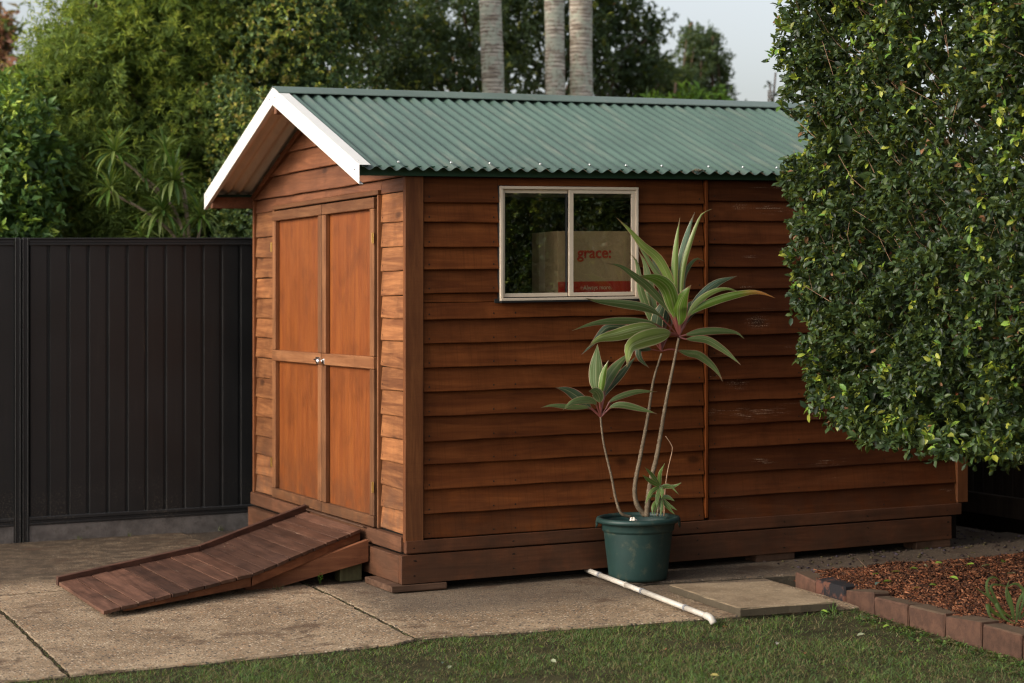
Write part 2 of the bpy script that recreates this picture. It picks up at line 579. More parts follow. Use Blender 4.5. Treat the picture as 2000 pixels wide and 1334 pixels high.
def concrete_mat(name, tint=(1, 1, 1), stain=1.0, agg=1.0):
    m = NT(name)
    p = m.pos()
    n1 = m.noise(p, 1.6, 6, 0.62, 0.3)
    n2 = m.noise(p, 9, 5, 0.65)
    T = lambda c: tuple(a * b for a, b in zip(c, tint))
    c = m.mix(m.ramp(n1, 0.32, 0.68), T((0.200, 0.138, 0.084)), T((0.365, 0.270, 0.172)))
    c = m.mix(m.ramp(n2, 0.45, 0.72, 0, 0.45), c, T((0.125, 0.086, 0.053)))
    # aggregate: pale, brown and dark stones of differing size
    for sc, dk, amt in ((78, (0.030, 0.028, 0.030), 1.0), (66, (0.62, 0.50, 0.36), 0.9), (90, (0.09, 0.055, 0.035), 0.9), (48, (0.045, 0.040, 0.040), 1.0), (58, (0.36, 0.20, 0.10), 0.85)):
        nd = m.n('ShaderNodeTexVoronoi'); m.l(p, nd.inputs['Vector']); nd.inputs['Scale'].default_value = sc
        pick = m.n('ShaderNodeSeparateColor'); m.l(nd.outputs['Color'], pick.inputs[0])
        gate = m.ramp(pick.outputs[0], 0.72, 0.75)
        dd = m.ramp(nd.outputs['Distance'], 0.22, 0.46, 1, 0)
        c = m.mix(m.math('MULTIPLY', m.math('MULTIPLY', gate, dd), amt * agg), c, dk)
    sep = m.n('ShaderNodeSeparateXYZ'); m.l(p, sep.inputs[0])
    # darker mottled brown along the fence foot and beside the shed
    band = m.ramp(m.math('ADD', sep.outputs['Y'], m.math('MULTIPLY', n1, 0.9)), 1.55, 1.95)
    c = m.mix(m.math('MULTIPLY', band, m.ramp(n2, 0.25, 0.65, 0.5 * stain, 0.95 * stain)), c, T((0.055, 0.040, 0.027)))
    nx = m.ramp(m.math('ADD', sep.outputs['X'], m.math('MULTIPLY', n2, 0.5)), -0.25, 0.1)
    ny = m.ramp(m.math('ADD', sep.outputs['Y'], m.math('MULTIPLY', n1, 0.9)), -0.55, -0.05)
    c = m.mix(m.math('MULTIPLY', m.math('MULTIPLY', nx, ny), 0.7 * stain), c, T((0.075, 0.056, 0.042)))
    sp = m.noise(p, 3.1, 4, 0.7, 0.6)
    c = m.mix(m.ramp(sp, 0.54, 0.68, 0, 0.75 * stain), c, T((0.085, 0.050, 0.030)))
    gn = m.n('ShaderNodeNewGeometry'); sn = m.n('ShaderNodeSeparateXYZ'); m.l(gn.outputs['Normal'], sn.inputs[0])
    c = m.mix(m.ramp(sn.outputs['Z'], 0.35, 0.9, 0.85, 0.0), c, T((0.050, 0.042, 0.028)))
    m.base(c, 0.88, 0.22)
    b = m.vor(p, 110)
    b2 = m.noise(p, 240, 3, 0.7)
    h = m.math('ADD', m.math('MULTIPLY', b, -0.7), m.math('MULTIPLY', b2, 0.7))
    m.bump(h, 0.75 * agg, 0.004)
    return m.m


M['brick'] = brick_mat(); M['burnt'] = burnt_mat()
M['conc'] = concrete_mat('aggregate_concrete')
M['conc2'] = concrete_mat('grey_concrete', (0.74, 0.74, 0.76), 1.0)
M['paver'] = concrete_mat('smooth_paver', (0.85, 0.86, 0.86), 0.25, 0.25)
M['plinth'] = plain('concrete_plinth', (0.13, 0.115, 0.105), 0.85, 0.2, var=0.25, scale=12, bump=0.8, bscale=70, dirt=(0.05, 0.045, 0.03), dirtamt=0.6)
M['fencewood'] = wood('dark_fence_board', (0.030, 0.020, 0.014), (0.045, 0.030, 0.020), (0.06, 0.042, 0.030), 'z', dirt=0.5, kerf=0.1)
M['earth'] = plain('earth', (0.075, 0.052, 0.033), 0.95, 0.1, var=0.35, scale=20, bump=0.6, bscale=60)
M['lawnbase'] = plain('lawn_soil', (0.040, 0.036, 0.017), 0.95, 0.1, var=0.45, scale=9, bump=0.6, bscale=90)
M['mulchbase'] = plain('mulch_base', (0.045, 0.019, 0.010), 0.9, 0.15, var=0.5, scale=45, bump=1.0, bscale=60)


def steel_mat(name, c, rough, spec, streak, streakamt, spatter=0.0):
    m = NT(name)
    v = m.objvec((1, 1, 1))
    n = m.noise(v, 2.2, 4, 0.6)
    cc = m.mix(m.ramp(n, 0.3, 0.7), tuple(x * 0.9 for x in c), tuple(x * 1.1 for x in c))
    s1 = m.noise(m.objvec((22, 1.6, 1.6), False), 1.0, 5, 0.7)
    cc = m.mix(m.ramp(s1, 0.50, 0.75, 0, streakamt), cc, streak)
    s2 = m.noise(v, 90, 2, 0.5)
    cc = m.mix(m.ramp(s2, 0.70, 0.76, 0, streakamt), cc, streak)
    if spatter:
        sep = m.n('ShaderNodeSeparateXYZ'); m.l(m.pos(), sep.inputs[0])
        z = m.ramp(sep.outputs['Z'], 0.10, 0.38, 1, 0)
        pt = m.ramp(m.noise(m.pos(), 2.6, 3, 0.6), 0.42, 0.6)
        fs = m.ramp(m.noise(m.pos(), 130, 2, 0.6), 0.57, 0.63)
        cc = m.mix(m.math('MULTIPLY', m.math('MULTIPLY', z, pt), m.math('MULTIPLY', fs, spatter)), cc, (0.16, 0.13, 0.10))
    m.base(cc, m.ramp(n, 0.2, 0.8, rough - 0.05, rough + 0.08), spec)
    return m.m


M['green'] = steel_mat('green_roof_steel', (0.070, 0.118, 0.092), 0.36, 0.5, (0.17, 0.18, 0.14), 0.6)
M['greencap'] = steel_mat('green_ridge_steel', (0.10, 0.14, 0.115), 0.38, 0.5, (0.18, 0.19, 0.16), 0.5)
M['char'] = steel_mat('charcoal_steel', (0.0185, 0.0178, 0.0175), 0.45, 0.35, (0.05, 0.045, 0.04), 0.2, 0.45)


def palm_mat():
    m = NT('palm_bark')
    v = m.objvec((1, 1, 1))
    n = m.noise(v, 9, 5, 0.7, 0.4)
    n2 = m.noise(m.objvec((4, 4, 40)), 1.5, 4, 0.6)
    c = m.mix(m.ramp(n2, 0.38, 0.60), (0.27, 0.215, 0.165), (0.72, 0.64, 0.53))
    wv = m.n('ShaderNodeTexWave', wave_type='BANDS', bands_direction='Z'); m.l(v, wv.inputs['Vector'])
    wv.inputs['Scale'].default_value = 8.5; wv.inputs['Distortion'].default_value = 2.2; wv.inputs['Detail'].default_value = 3
    c = m.mix(m.ramp(wv.outputs['Fac'], 0.05, 0.40, 0.75, 0), c, (0.13, 0.10, 0.08))
    c = m.mix(m.ramp(n, 0.48, 0.56, 0, 0.75), c, (0.50, 0.53, 0.42))
    n3 = m.noise(v, 26, 4, 0.7)
    c = m.mix(m.ramp(n3, 0.56, 0.68, 0, 0.7), c, (0.17, 0.13, 0.10))
    m.base(c, 0.85, 0.2)
    m.bump(m.math('ADD', n2, n3), 0.6, 0.01)
    return m.m


M['palm'] = palm_mat()


def cordy_mat():
    m = NT('striped_cordyline_leaf')
    uvn = m.n('ShaderNodeUVMap'); uvn.uv_map = 'UVMap'
    sep = m.n('ShaderNodeSeparateXYZ'); m.l(uvn.outputs[0], sep.inputs[0])
    u, v = sep.outputs[0], sep.outputs[1]      # u across 0..1, v along 0..1
    tint = m.n('ShaderNodeVertexColor', layer_name='tint').outputs['Color']
    st = m.n('ShaderNodeVectorMath', operation='MULTIPLY'); m.l(uvn.outputs[0], st.inputs[0]); st.inputs[1].default_value = (13, 0.6, 1)
    oi = m.n('ShaderNodeObjectInfo')
    ad = m.n('ShaderNodeVectorMath', operation='ADD'); m.l(st.outputs[0], ad.inputs[0])
    cmb = m.n('ShaderNodeCombineXYZ'); m.l(m.math('MULTIPLY', oi.outputs['Random'], 50), cmb.inputs[0]); m.l(cmb.outputs[0], ad.inputs[1])
    n = m.noise(ad.outputs[0], 1.0, 3, 0.6)
    h = m.n('ShaderNodeHueSaturation'); m.l(tint, h.inputs['Color']); h.inputs['Value'].default_value = 1.8; h.inputs['Saturation'].default_value = 0.75
    dk = m.n('ShaderNodeHueSaturation'); m.l(tint, dk.inputs['Color']); dk.inputs['Value'].default_value = 0.65
    c = m.mix(m.ramp(n, 0.52, 0.66), tint, h.outputs[0])
    c = m.mix(m.ramp(n, 0.30, 0.42, 1, 0), c, dk.outputs[0])
    e = m.math('ABSOLUTE', m.math('SUBTRACT', u, 0.5))
    mid = m.ramp(e, 0.0, 0.045, 0.7, 0)
    c = m.mix(mid, c, (0.30, 0.28, 0.15))
    edge = m.ramp(e, 0.44, 0.48)
    ec = m.mix(m.ramp(oi.outputs['Random'], 0.35, 0.65), (0.46, 0.20, 0.15), (0.58, 0.46, 0.28))
    c = m.mix(m.math('MULTIPLY', edge, 0.9), c, ec)
    pet = m.ramp(v, 0.22, 0.36, 1, 0)
    c = m.mix(pet, c, (0.23, 0.070, 0.058))
    m.base(c, 0.36, 0.5)
    m.bump(n, 0.25, 0.003)
    tr = m.n('ShaderNodeBsdfTranslucent'); m.l(c, tr.inputs['Color'])
    mx = m.n('ShaderNodeMixShader'); mx.inputs[0].default_value = 0.2
    m.l(m.p.outputs[0], mx.inputs[1]); m.l(tr.outputs[0], mx.inputs[2]); m.l(mx.outputs[0], m.out.inputs['Surface'])
    return m.m


M['cordy'] = cordy_mat()


def glass_mat():
    m = NT('window_glass')
    g = m.n('ShaderNodeBsdfGlossy'); g.inputs['Roughness'].default_value = 0.015
    t = m.n('ShaderNodeBsdfTransparent'); t.inputs['Color'].default_value = (0.96, 0.97, 0.95, 1)
    lw = m.n('ShaderNodeLayerWeight'); lw.inputs['Blend'].default_value = 0.5
    fac = m.math('ADD', m.math('MULTIPLY', m.math('POWER', lw.outputs['Facing'], 5.0), 0.9), 0.115, clamp=True)
    mx = m.n('ShaderNodeMixShader')
    m.l(fac, mx.inputs[0]); m.l(t.outputs[0], mx.inputs[1]); m.l(g.outputs[0], mx.inputs[2])
    m.l(mx.outputs[0], m.out.inputs['Surface'])
    return m.m


M['glass'] = glass_mat()

# ------------------------------------------------------------------ the setting: ground, slabs
mesh('ground', [(-70, -70, -0.16), (70, -70, -0.16), (70, 90, -0.16), (-70, 90, -0.16)], [[0, 1, 2, 3]], M['earth'],
     shear=False, kind='structure', label='bare earth of the yard under and around the concrete')


def low(x, y):
    return -0.05 + 0.022 * min(max(y, -1.8), 0)


def edge_line(x):   # front edge of the concrete where the lawn begins
    xs = [-4.5, -2.1, -0.5, -0.44, 0.5, 1.3, 1.75, 1.95]
    ys = [-1.47, -1.37, -1.34, -1.25, -1.36, -1.42, -1.47, -1.47]
    return float(np.interp(x, xs, ys))


path = empty('concrete_path', (-0.5, 0, -0.05), kind='structure', label='weathered aggregate concrete slabs around the shed')


def slab(poly, zt, mat, name='slab', thick=0.13, rag=0.004, parent=path, edge_c=0.006, **kw):
    pts = []
    n = len(poly)
    for i in range(n):
        a, b = np.array(poly[i]), np.array(poly[(i + 1) % n])
        L = np.linalg.norm(b - a)
        k = max(1, int(L / 0.06))
        nv = np.array([b[1] - a[1], a[0] - b[0]]) / max(L, 1e-6)
        for j in range(k):
            o = rng.normal(0, rag) if j else 0
            pts.append(a + (b - a) * j / k + nv * o)
    f1 = zt if callable(zt) else (lambda x, y: zt)
    c = np.mean(pts, axis=0)
    top = []
    m_ = len(pts)
    V = [(p[0], p[1], f1(*p) - thick) for p in pts] + [(p[0], p[1], f1(*p) - edge_c - abs(rng.normal(0, 0.002))) for p in pts]
    inn = []
    for i, p in enumerate(pts):
        q = pts[(i + 1) % m_] - pts[i - 1]
        nn = np.array([-q[1], q[0]]); nn /= np.linalg.norm(nn) + 1e-9
        if nn @ (c - p) < 0: nn = -nn
        s = p + nn * edge_c * (1 + 0.5 * rng.random())
        V.append((s[0], s[1], f1(*s)))
    F = [[i, (i + 1) % m_, m_ + (i + 1) % m_, m_ + i] for i in range(m_)]
    F += [[m_ + i, m_ + (i + 1) % m_, 2 * m_ + (i + 1) % m_, 2 * m_ + i] for i in range(m_)]
    F += [[2 * m_ + i for i in range(m_)]]
    o = mesh(name, V, F, mat, parent, **kw)
    fixn(o)
    return o


el = lambda x0, x1: [(x, edge_line(x)) for x in np.linspace(x0, x1, max(2, int(abs(x1 - x0) / 0.12)))]
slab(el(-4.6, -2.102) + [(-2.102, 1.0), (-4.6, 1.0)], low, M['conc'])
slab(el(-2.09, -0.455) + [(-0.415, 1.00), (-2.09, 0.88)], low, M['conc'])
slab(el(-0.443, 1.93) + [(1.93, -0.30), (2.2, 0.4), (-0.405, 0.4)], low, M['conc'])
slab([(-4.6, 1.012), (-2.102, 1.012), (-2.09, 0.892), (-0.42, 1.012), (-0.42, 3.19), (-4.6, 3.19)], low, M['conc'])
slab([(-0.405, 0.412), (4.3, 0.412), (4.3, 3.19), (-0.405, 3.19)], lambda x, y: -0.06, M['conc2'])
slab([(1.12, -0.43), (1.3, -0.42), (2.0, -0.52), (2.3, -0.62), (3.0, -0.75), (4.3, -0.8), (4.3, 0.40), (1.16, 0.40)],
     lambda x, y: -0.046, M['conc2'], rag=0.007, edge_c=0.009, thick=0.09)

# loose paver lying on the lower slab
slab([(1.21, -1.44), (1.74, -1.49), (1.78, -0.80), (1.235, -0.66)], lambda x, y: low(x, y) + 0.041, M['paver'], 'paving_slab',
     thick=0.040, rag=0.0015, parent=None, edge_c=0.004,
     label='flat grey concrete paver lying loose beside the brick edging', cat='paver')

# lawn
LX = np.linspace(-9, 9, 46)
lv, lf = [], []
rows = np.linspace(0, 1, 30) ** 1.6
for i, x in enumerate(LX):
    for t in rows:
        y = (edge_line(x) + 0.03) * (1 - t) + (-16) * t
        lv.append((x, y, -0.098 + (0.022 * (y + 1.4) if y > -3 else -0.035)))
for i in range(len(LX) - 1):
    for j in range(len(rows) - 1):
        a = i * len(rows) + j
        lf.append([a, a + 1, a + len(rows) + 1, a + len(rows)])
lawn = mesh('lawn', lv, lf, M['lawnbase'], kind='structure', label='lawn in front of the concrete path')
fixn(lawn)


def lawnz(x, y):
    return -0.098 + np.where(y > -3, 0.022 * (y + 1.4), -0.035)


BRX = lambda y: np.interp(y, [-3.6, -2.86, -2.26, -1.66, -1.0, -0.55], [1.80, 1.83, 1.855, 1.875, 1.935, 2.04])


def strands(P, H, Wd, lean, col0, col1, seg=2, curl=0.5):
    """grass blades: base P(n,3), height, width, lean vector (n,2) -> V,F,col"""
    n = len(P)
    ang = rng.random(n) * math.pi
    wx, wy = np.cos(ang) * Wd / 2, np.sin(ang) * Wd / 2
    V = np.zeros((n, 2 * seg + 2, 3)); C = np.zeros((n, 2 * seg + 2, 3))
    for s in range(seg + 1):
        t = s / seg
        cx = P[:, 0] + lean[:, 0] * H * t ** (1 + curl)
        cy = P[:, 1] + lean[:, 1] * H * t ** (1 + curl)
        cz = P[:, 2] + H * t * (1 - 0.3 * t * np.hypot(lean[:, 0], lean[:, 1]))
        ww = 1 - t * 0.85
        V[:, 2 * s] = np.stack([cx - wx * ww, cy - wy * ww, cz], 1)
        V[:, 2 * s + 1] = np.stack([cx + wx * ww, cy + wy * ww, cz], 1)
        cc = col0 * (1 - t) + col1 * t
        C[:, 2 * s] = cc; C[:, 2 * s + 1] = cc
    k = 2 * seg + 2
    base = (np.arange(n) * k)[:, None]
    F = np.vstack([base + np.array([2 * s, 2 * s + 1, 2 * s + 3, 2 * s + 2]) for s in range(seg)])
    return V.reshape(-1, 3), F, C.reshape(-1, 3)


def grass(nb, x0, x1, y0, y1, hmax=0.033):
    x = rng.uniform(x0, x1, nb); y = rng.uniform(y0, y1, nb)
    e = np.array([edge_line(a) for a in x])
    br = BRX(y)
    d = vnoise(x * 3.1, y * 3.1, 3) * 0.6 + vnoise(x * 11, y * 11, 4) * 0.4
    bare = np.exp(-(((x - 1.55) / 0.35) ** 2 + ((y + 1.75) / 0.28) ** 2)) + 1.1 * np.exp(-(((x + 0.25) / 0.34) ** 2 + ((y + 2.28) / 0.13) ** 2)) \
        + 0.6 * np.clip(1 - (br - x) / 0.14, 0, 1)
    keep = (y < e + 0.012 + rng.normal(0, 0.010, nb) + 0.03 * np.clip(vnoise(x * 2.2, x * 0, 77) - 0.45, 0, 1)) & (x < br - 0.005) & (rng.random(nb) < (0.10 + 1.3 * d) * np.clip(1 - 0.8 * bare, 0.08, 1))
    x, y, d = x[keep], y[keep], d[keep]
    n = len(x)
    P = np.stack([x, y, lawnz(x, y) - 0.003], 1)
    H = rng.uniform(0.012, hmax, n) * (0.6 + 0.8 * d)
    W_ = rng.uniform(0.0022, 0.0046, n)
    lean = rng.normal(0, 0.85, (n, 2))
    hue = vnoise(x * 5, y * 5, 9)
    g = np.stack([0.060 + 0.035 * hue, 0.118 + 0.035 * hue, 0.036 + 0.008 * hue], 1) * rng.uniform(0.5, 1.5, (n, 1))
    dry = rng.random(n) < 0.20 + 0.30 * (1 - d)
    g[dry] = np.array([0.22, 0.165, 0.085]) * rng.uniform(0.5, 1.2, (dry.sum(), 1))
    lime = rng.random(n) < 0.06
    g[lime] = np.array([0.14, 0.24, 0.03])
    return strands(P, H, W_, lean, g * 0.8, g * 1.15)


V, F, C = grass(150000, -2.9, 2.0, -3.75, -1.2)
npmesh('grass', V, F, M['grass'], col=C, kind='stuff', label='short green lawn grass with dry straw patches')
V, F, C = grass(26000, -4.6, 1.9, -6.5, -3.75, 0.036)
npmesh('grass', V, F, M['grass'], col=C, kind='stuff', label='short lawn grass nearer than the frame')

# ------------------------------------------------------------------ mulch bed and bricks
bed = empty('mulch_bed', (2.8, -1.8, -0.03), kind='structure', label='garden bed of reddish bark mulch behind the brick edging')


def mz(x, y):
    e = np.clip((x - BRX(y)) / 0.35, 0, 1)
    return -0.054 + 0.042 * e + 0.030 * vnoise(x * 4, y * 4, 12) - 0.05 * np.clip((y + 0.95) / 0.35, 0, 1)


gx = np.linspace(0, 1, 46); gy = np.linspace(-4.5, -0.50, 60)
V = []
for y in gy:
    x0 = float(BRX(y)) + 0.07
    for t in gx:
        x = x0 + (4.35 - x0) * t
        V.append((x, y, float(mz(x, y))))
F = [[j * 46 + i, j * 46 + i + 1, (j + 1) * 46 + i + 1, (j + 1) * 46 + i] for j in range(59) for i in range(45)]
mesh('mulch_soil', V, F, M['mulchbase'], bed, smooth=True)


def chips(n, region, cols, L=(0.012, 0.058), Wr=(0.0015, 0.0065), tilt=0.28):
    P = region(n)
    n = len(P)
    l = rng.uniform(*L, n) / 2; w_ = rng.uniform(*Wr, n) / 2; t = rng.uniform(0.0015, 0.004, n)
    a = rng.uniform(0, 2 * math.pi, n); el_ = rng.normal(0, tilt, n); ro = rng.normal(0, 0.4, n)
    d = np.stack([np.cos(a) * np.cos(el_), np.sin(a) * np.cos(el_), np.sin(el_)], 1)
    s = np.stack([-np.sin(a), np.cos(a), np.zeros(n)], 1)
    u = np.cross(d, s)
    s2 = s * np.cos(ro)[:, None] + u * np.sin(ro)[:, None]
    u2 = np.cross(d, s2)
    V = np.zeros((n, 8, 3))
    k = 0
    for i in (-1, 1):
        for j in (-1, 1):
            for m_ in (-1, 1):
                V[:, k] = P + d * (l * i)[:, None] * (1 if j > 0 else 0.8) + s2 * (w_ * j)[:, None] + u2 * (t * m_)[:, None]
                k += 1
    base = (np.arange(n) * 8)[:, None]
    F = np.vstack([base + np.array(q) for q in ([0, 1, 3, 2], [4, 6, 7, 5], [0, 4, 5, 1], [2, 3, 7, 6], [0, 2, 6, 4], [1, 5, 7, 3])])
    c = np.array(cols)[rng.integers(0, len(cols), n)] * rng.uniform(0.6, 1.35, (n, 1))
    return V.reshape(-1, 3), F, np.repeat(c, 8, 0)


def bedreg(n):
    y = rng.uniform(-3.6, -0.52, n); x = BRX(y) + 0.06 + (4.3 - BRX(y) - 0.06) * rng.random(n) ** 1.3
    z = mz(x, y) + rng.uniform(0.0, 0.010, n)
    return np.stack([x, y, z], 1)


MUL = [(0.105, 0.034, 0.015), (0.14, 0.050, 0.022), (0.05, 0.019, 0.010), (0.20, 0.085, 0.042), (0.040, 0.017, 0.010), (0.11, 0.045, 0.022), (0.030, 0.015, 0.010)]
M['chip'] = leafmat('bark_chip', 0.85, 0.0, 0.15)
V, F, C = chips(44000, bedreg, MUL)
npmesh('bark_mulch', V, F, M['chip'], bed, col=C, kind='stuff', label='reddish bark chips')

edging = empty('brick_edging', (1.9, -1.8, -0.08), label='row of old red bricks on edge between lawn and mulch bed', cat='garden edging')
ys = [-0.66, -1.0, -1.32, -1.62, -1.93, -2.23, -2.53, -2.83, -3.13, -3.43]
for i in range(len(ys) - 1):
    y0, y1 = ys[i] - 0.0035, ys[i + 1] + 0.0035
    x0, x1 = float(BRX(y0)), float(BRX(y1))
    tilt = rng.normal(0, 0.012)
    dz = rng.normal(0, 0.005)
    yw, dx = rng.normal(0, 0.003), rng.normal(0, 0.002)

    def fn(V, y0=y0, y1=y1, x0=x0, x1=x1, tilt=tilt, dz=dz):
        t = (y0 - V[:, 1]) / (y0 - y1)
        V = V.copy()
        V[:, 0] += x0 * (1 - t) + x1 * t + yw * (t - 0.5) + dx
        V[:, 2] += dz + tilt * (t - 0.5)
        return V
    cb('brick', (0, y1, -0.14), (0.105, y0, -0.009), M['burnt'] if i == 1 else M['brick'], edging, c=0.007, jit=0.0022, fn=fn,
       **({'label': 'brick with a burnt black face'} if i == 1 else {}))

# ------------------------------------------------------------------ the shed
W, L = 2.822, 3.60
shed = empty('garden_shed', (0, 0, -0.05), label='brown timber weatherboard shed with green corrugated roof and white gable capping', cat='shed')
OV, RZ, EZ, YO = 0.322, 2.79, 2.231, 0.1216
SL = (RZ - EZ) / (W / 2 + YO)
roof_z = lambda y: RZ - SL * abs(y - W / 2)
ply_t = -0.012

# lining walls behind the boards (with the window hole)
lv, lf = join([cbox((0.0, 0.0, 0.0), (0.535, 0.012, 2.2)), cbox((1.365, 0.0, 0.0), (L, 0.012, 2.2)),
               cbox((0.535, 0.0, 0.0), (1.365, 0.012, 1.515)), cbox((0.535, 0.0, 2.115), (1.365, 0.012, 2.2)),
               cbox((0.0, 0.012, 0.0), (0.012, W, 2.2)), cbox((0.012, W - 0.012, 0.0), (L, W, 2.2)), cbox((L - 0.012, 0.012, 0.0), (L, W - 0.012, 2.2)),
               cbox((0.02, 0.02, 0.18), (L - 0.02, W - 0.02, 0.2))])
# gable triangles
for gx0, gx1 in ((0.0, 0.012), (L - 0.012, L)):
    v = [(gx0, 0, 2.2), (gx0, W, 2.2), (gx0, W / 2, roof_z(W / 2) - 0.06), (gx1, 0, 2.2), (gx1, W, 2.2), (gx1, W / 2, roof_z(W / 2) - 0.06)]
    lv, lf = join([(lv, lf), (v, [[0, 1, 2], [3, 5, 4], [0, 3, 4, 1], [1, 4, 5, 2], [2, 5, 3, 0]])])
o = mesh('wall_lining', lv, lf, M['darkin'], shed); fixn(o)


def wboard(name, axis, a0, a1, z0, z1, mat, off=0.0, tb=0.030, tt=0.004, parent=shed, rot=0.0, clip=None, sgn=-1, jit=0.0012, sag=0.003):
    """bevel-back weatherboard; axis 'x' -> along X facing -Y, 'y' -> along Y facing -X"""
    n = max(1, int(abs(a1 - a0) / 0.16))
    A = np.linspace(a0, a1, n + 1)
    amid = (a0 + a1) / 2
    sections = []
    ph = rng.random() * 6
    for a in A:
        zz = rot * (a - amid)
        jb = rng.normal(0, jit) + sag * math.sin(a * 2.3 + ph) * 0.5
        b = z0 + zz + jb
        t = z1
        sec = [(off, t), (off + tt, t), (off + tb - 0.002 + rng.normal(0, 0.0006), b + 0.004), (off + tb - 0.004, b), (off, b)]
        if clip is not None:
            lim = clip(a)
            sec = [(d, min(z, lim)) for d, z in sec]
        sections.append(sec)
    V = []
    for a, sec in zip(A, sections):
        for d, z in sec:
            V.append((a, sgn * d, z) if axis == 'x' else (sgn * d, a, z))
    k = 5
    F = []
    for i in range(n):
        for j in range(k):
            F.append([i * k + j, i * k + (j + 1) % k, (i + 1) * k + (j + 1) % k, (i + 1) * k + j])
    F.append(list(range(k))); F.append([n * k + j for j in range(k)][::-1])
    o = mesh(name, V, F, mat, parent)
    fixn(o)
    return o


LZ = [0.222, 0.352, 0.485, 0.620, 0.748, 0.881, 1.013, 1.143, 1.274, 1.406, 1.545, 1.675, 1.797, 1.932, 2.040, 2.178]
RZs = [0.212, 0.345, 0.484, 0.629, 0.765, 0.898, 1.022, 1.152, 1.279, 1.412, 1.548, 1.672, 1.808, 1.942, 2.057, 2.178]
for i in range(15):
    z0, z1 = LZ[i] + 0.001, LZ[i + 1] - 0.0015
    # clip round the window (0.524..1.375, z 1.50..2.13)
    if z1 <= 1.50 or z0 >= 2.13:
        wboard('weatherboard', 'x', 0.078, 1.809, z0, z1, M['side'])
    elif z0 < 1.49 and z1 > 1.50:
        wboard('weatherboard', 'x', 0.078, 1.809, z0, 1.494, M['side'], tt=0.013)
        wboard('weatherboard', 'x', 0.078, 0.520, 1.496, z1, M['side'], tb=0.0128)
        wboard('weatherboard', 'x', 1.380, 1.809, 1.496, z1, M['side'], tb=0.0128)
    else:
        wboard('weatherboard', 'x', 0.078, 0.520, z0, z1, M['side'])
        wboard('weatherboard', 'x', 1.380, 1.809, z0, z1, M['side'])
        if z1 > 2.13:
            wboard('weatherboard', 'x', 0.522, 1.378, 2.134, z1, M['side'], tb=0.02)
    wboard('weatherboard', 'x', 1.843, 3.576, RZs[i] + 0.001, RZs[i + 1] - 0.0015, M['side_worn'])
cb('cover_batten', (1.817, -0.031, 0.232), (1.836, 0.0, 2.178), M['battenz'], shed)
cb('corner_trim', (-0.033, -0.035, 0.208), (0.074, 0.0, 2.178), M['trimz'], shed)
cb('corner_trim', (3.580, -0.035, 0.222), (3.661, 0.0, 2.178), M['trimz'], shed)

FR = [0.245, 0.370, 0.488, 0.624, 0.756, 0.880, 1.018, 1.143, 1.289, 1.413, 1.537, 1.673, 1.805, 1.941, 2.101]
FL = [0.245, 0.362, 0.492, 0.615, 0.745, 0.871, 1.002, 1.133, 1.268, 1.398, 1.528, 1.660, 1.796, 1.930, 2.095]
for i in range(14):
    wboard('weatherboard', 'y', 0.003, 0.392, FR[i] + 0.001, FR[i + 1] - 0.002, M['front'], rot=rng.normal(0, 0.012), jit=0.0022, tb=0.017)
    wboard('weatherboard', 'y', 2.372, 2.790, FL[i] + 0.001, FL[i + 1] - 0.002, M['front'], rot=rng.normal(0, 0.012), jit=0.0022, tb=0.017)
rake = lambda a: roof_z(a) - 0.035
gz = [2.103, 2.180, 2.318, 2.453, 2.59, 2.73]
wboard('weatherboard', 'y', 0.003, 0.392, 2.103, 2.178, M['gable'], tb=0.015)
wboard('weatherboard', 'y', 2.372, 2.790, 2.097, 2.178, M['gable'], tb=0.015)
wboard('weatherboard', 'y', 0.396, 2.368, 2.128, 2.178, M['gable'], tb=0.013)
for i in range(1, 5):
    half = (rake(W / 2) - gz[i]) / SL
    y0, y1 = max(0.003, W / 2 - half), min(W - 0.003, W / 2 + half)
    if y1 - y0 < 0.05: continue
    wboard('weatherboard', 'y', y0, y1, gz[i] + 0.001, gz[i + 1] - 0.002, M['gable'], clip=rake, jit=0.0015)
cb('corner_trim', (-0.028, 2.792, 0.23), (0.0, 2.822, 2.178), M['trimz'], shed)
# verge timber under the eaves, following the rake
for s in (-1, 1):
    def fn(V, s=s):
        V = V.copy(); d = V[:, 1].copy()
        V[:, 1] = W / 2 + s * d
        V[:, 2] += RZ - SL * d - 0.03
        return V
    cb('verge_timber', (-0.035, 0.0, -0.07), (0.0, W / 2 + 0.02, -0.028), M['gable'], shed, fn=fn)
    # overhanging eave end pieces
# door frame
cb('door_head', (-0.032, 0.396, 2.100), (0.0, 2.368, 2.127), M['rail'], shed)
cb('door_jamb', (-0.030, 0.396, 0.243), (0.0, 0.411, 2.098), M['stile'], shed)
cb('door_jamb', (-0.030, 2.340, 0.243), (0.0, 2.368, 2.098), M['stile'], shed)


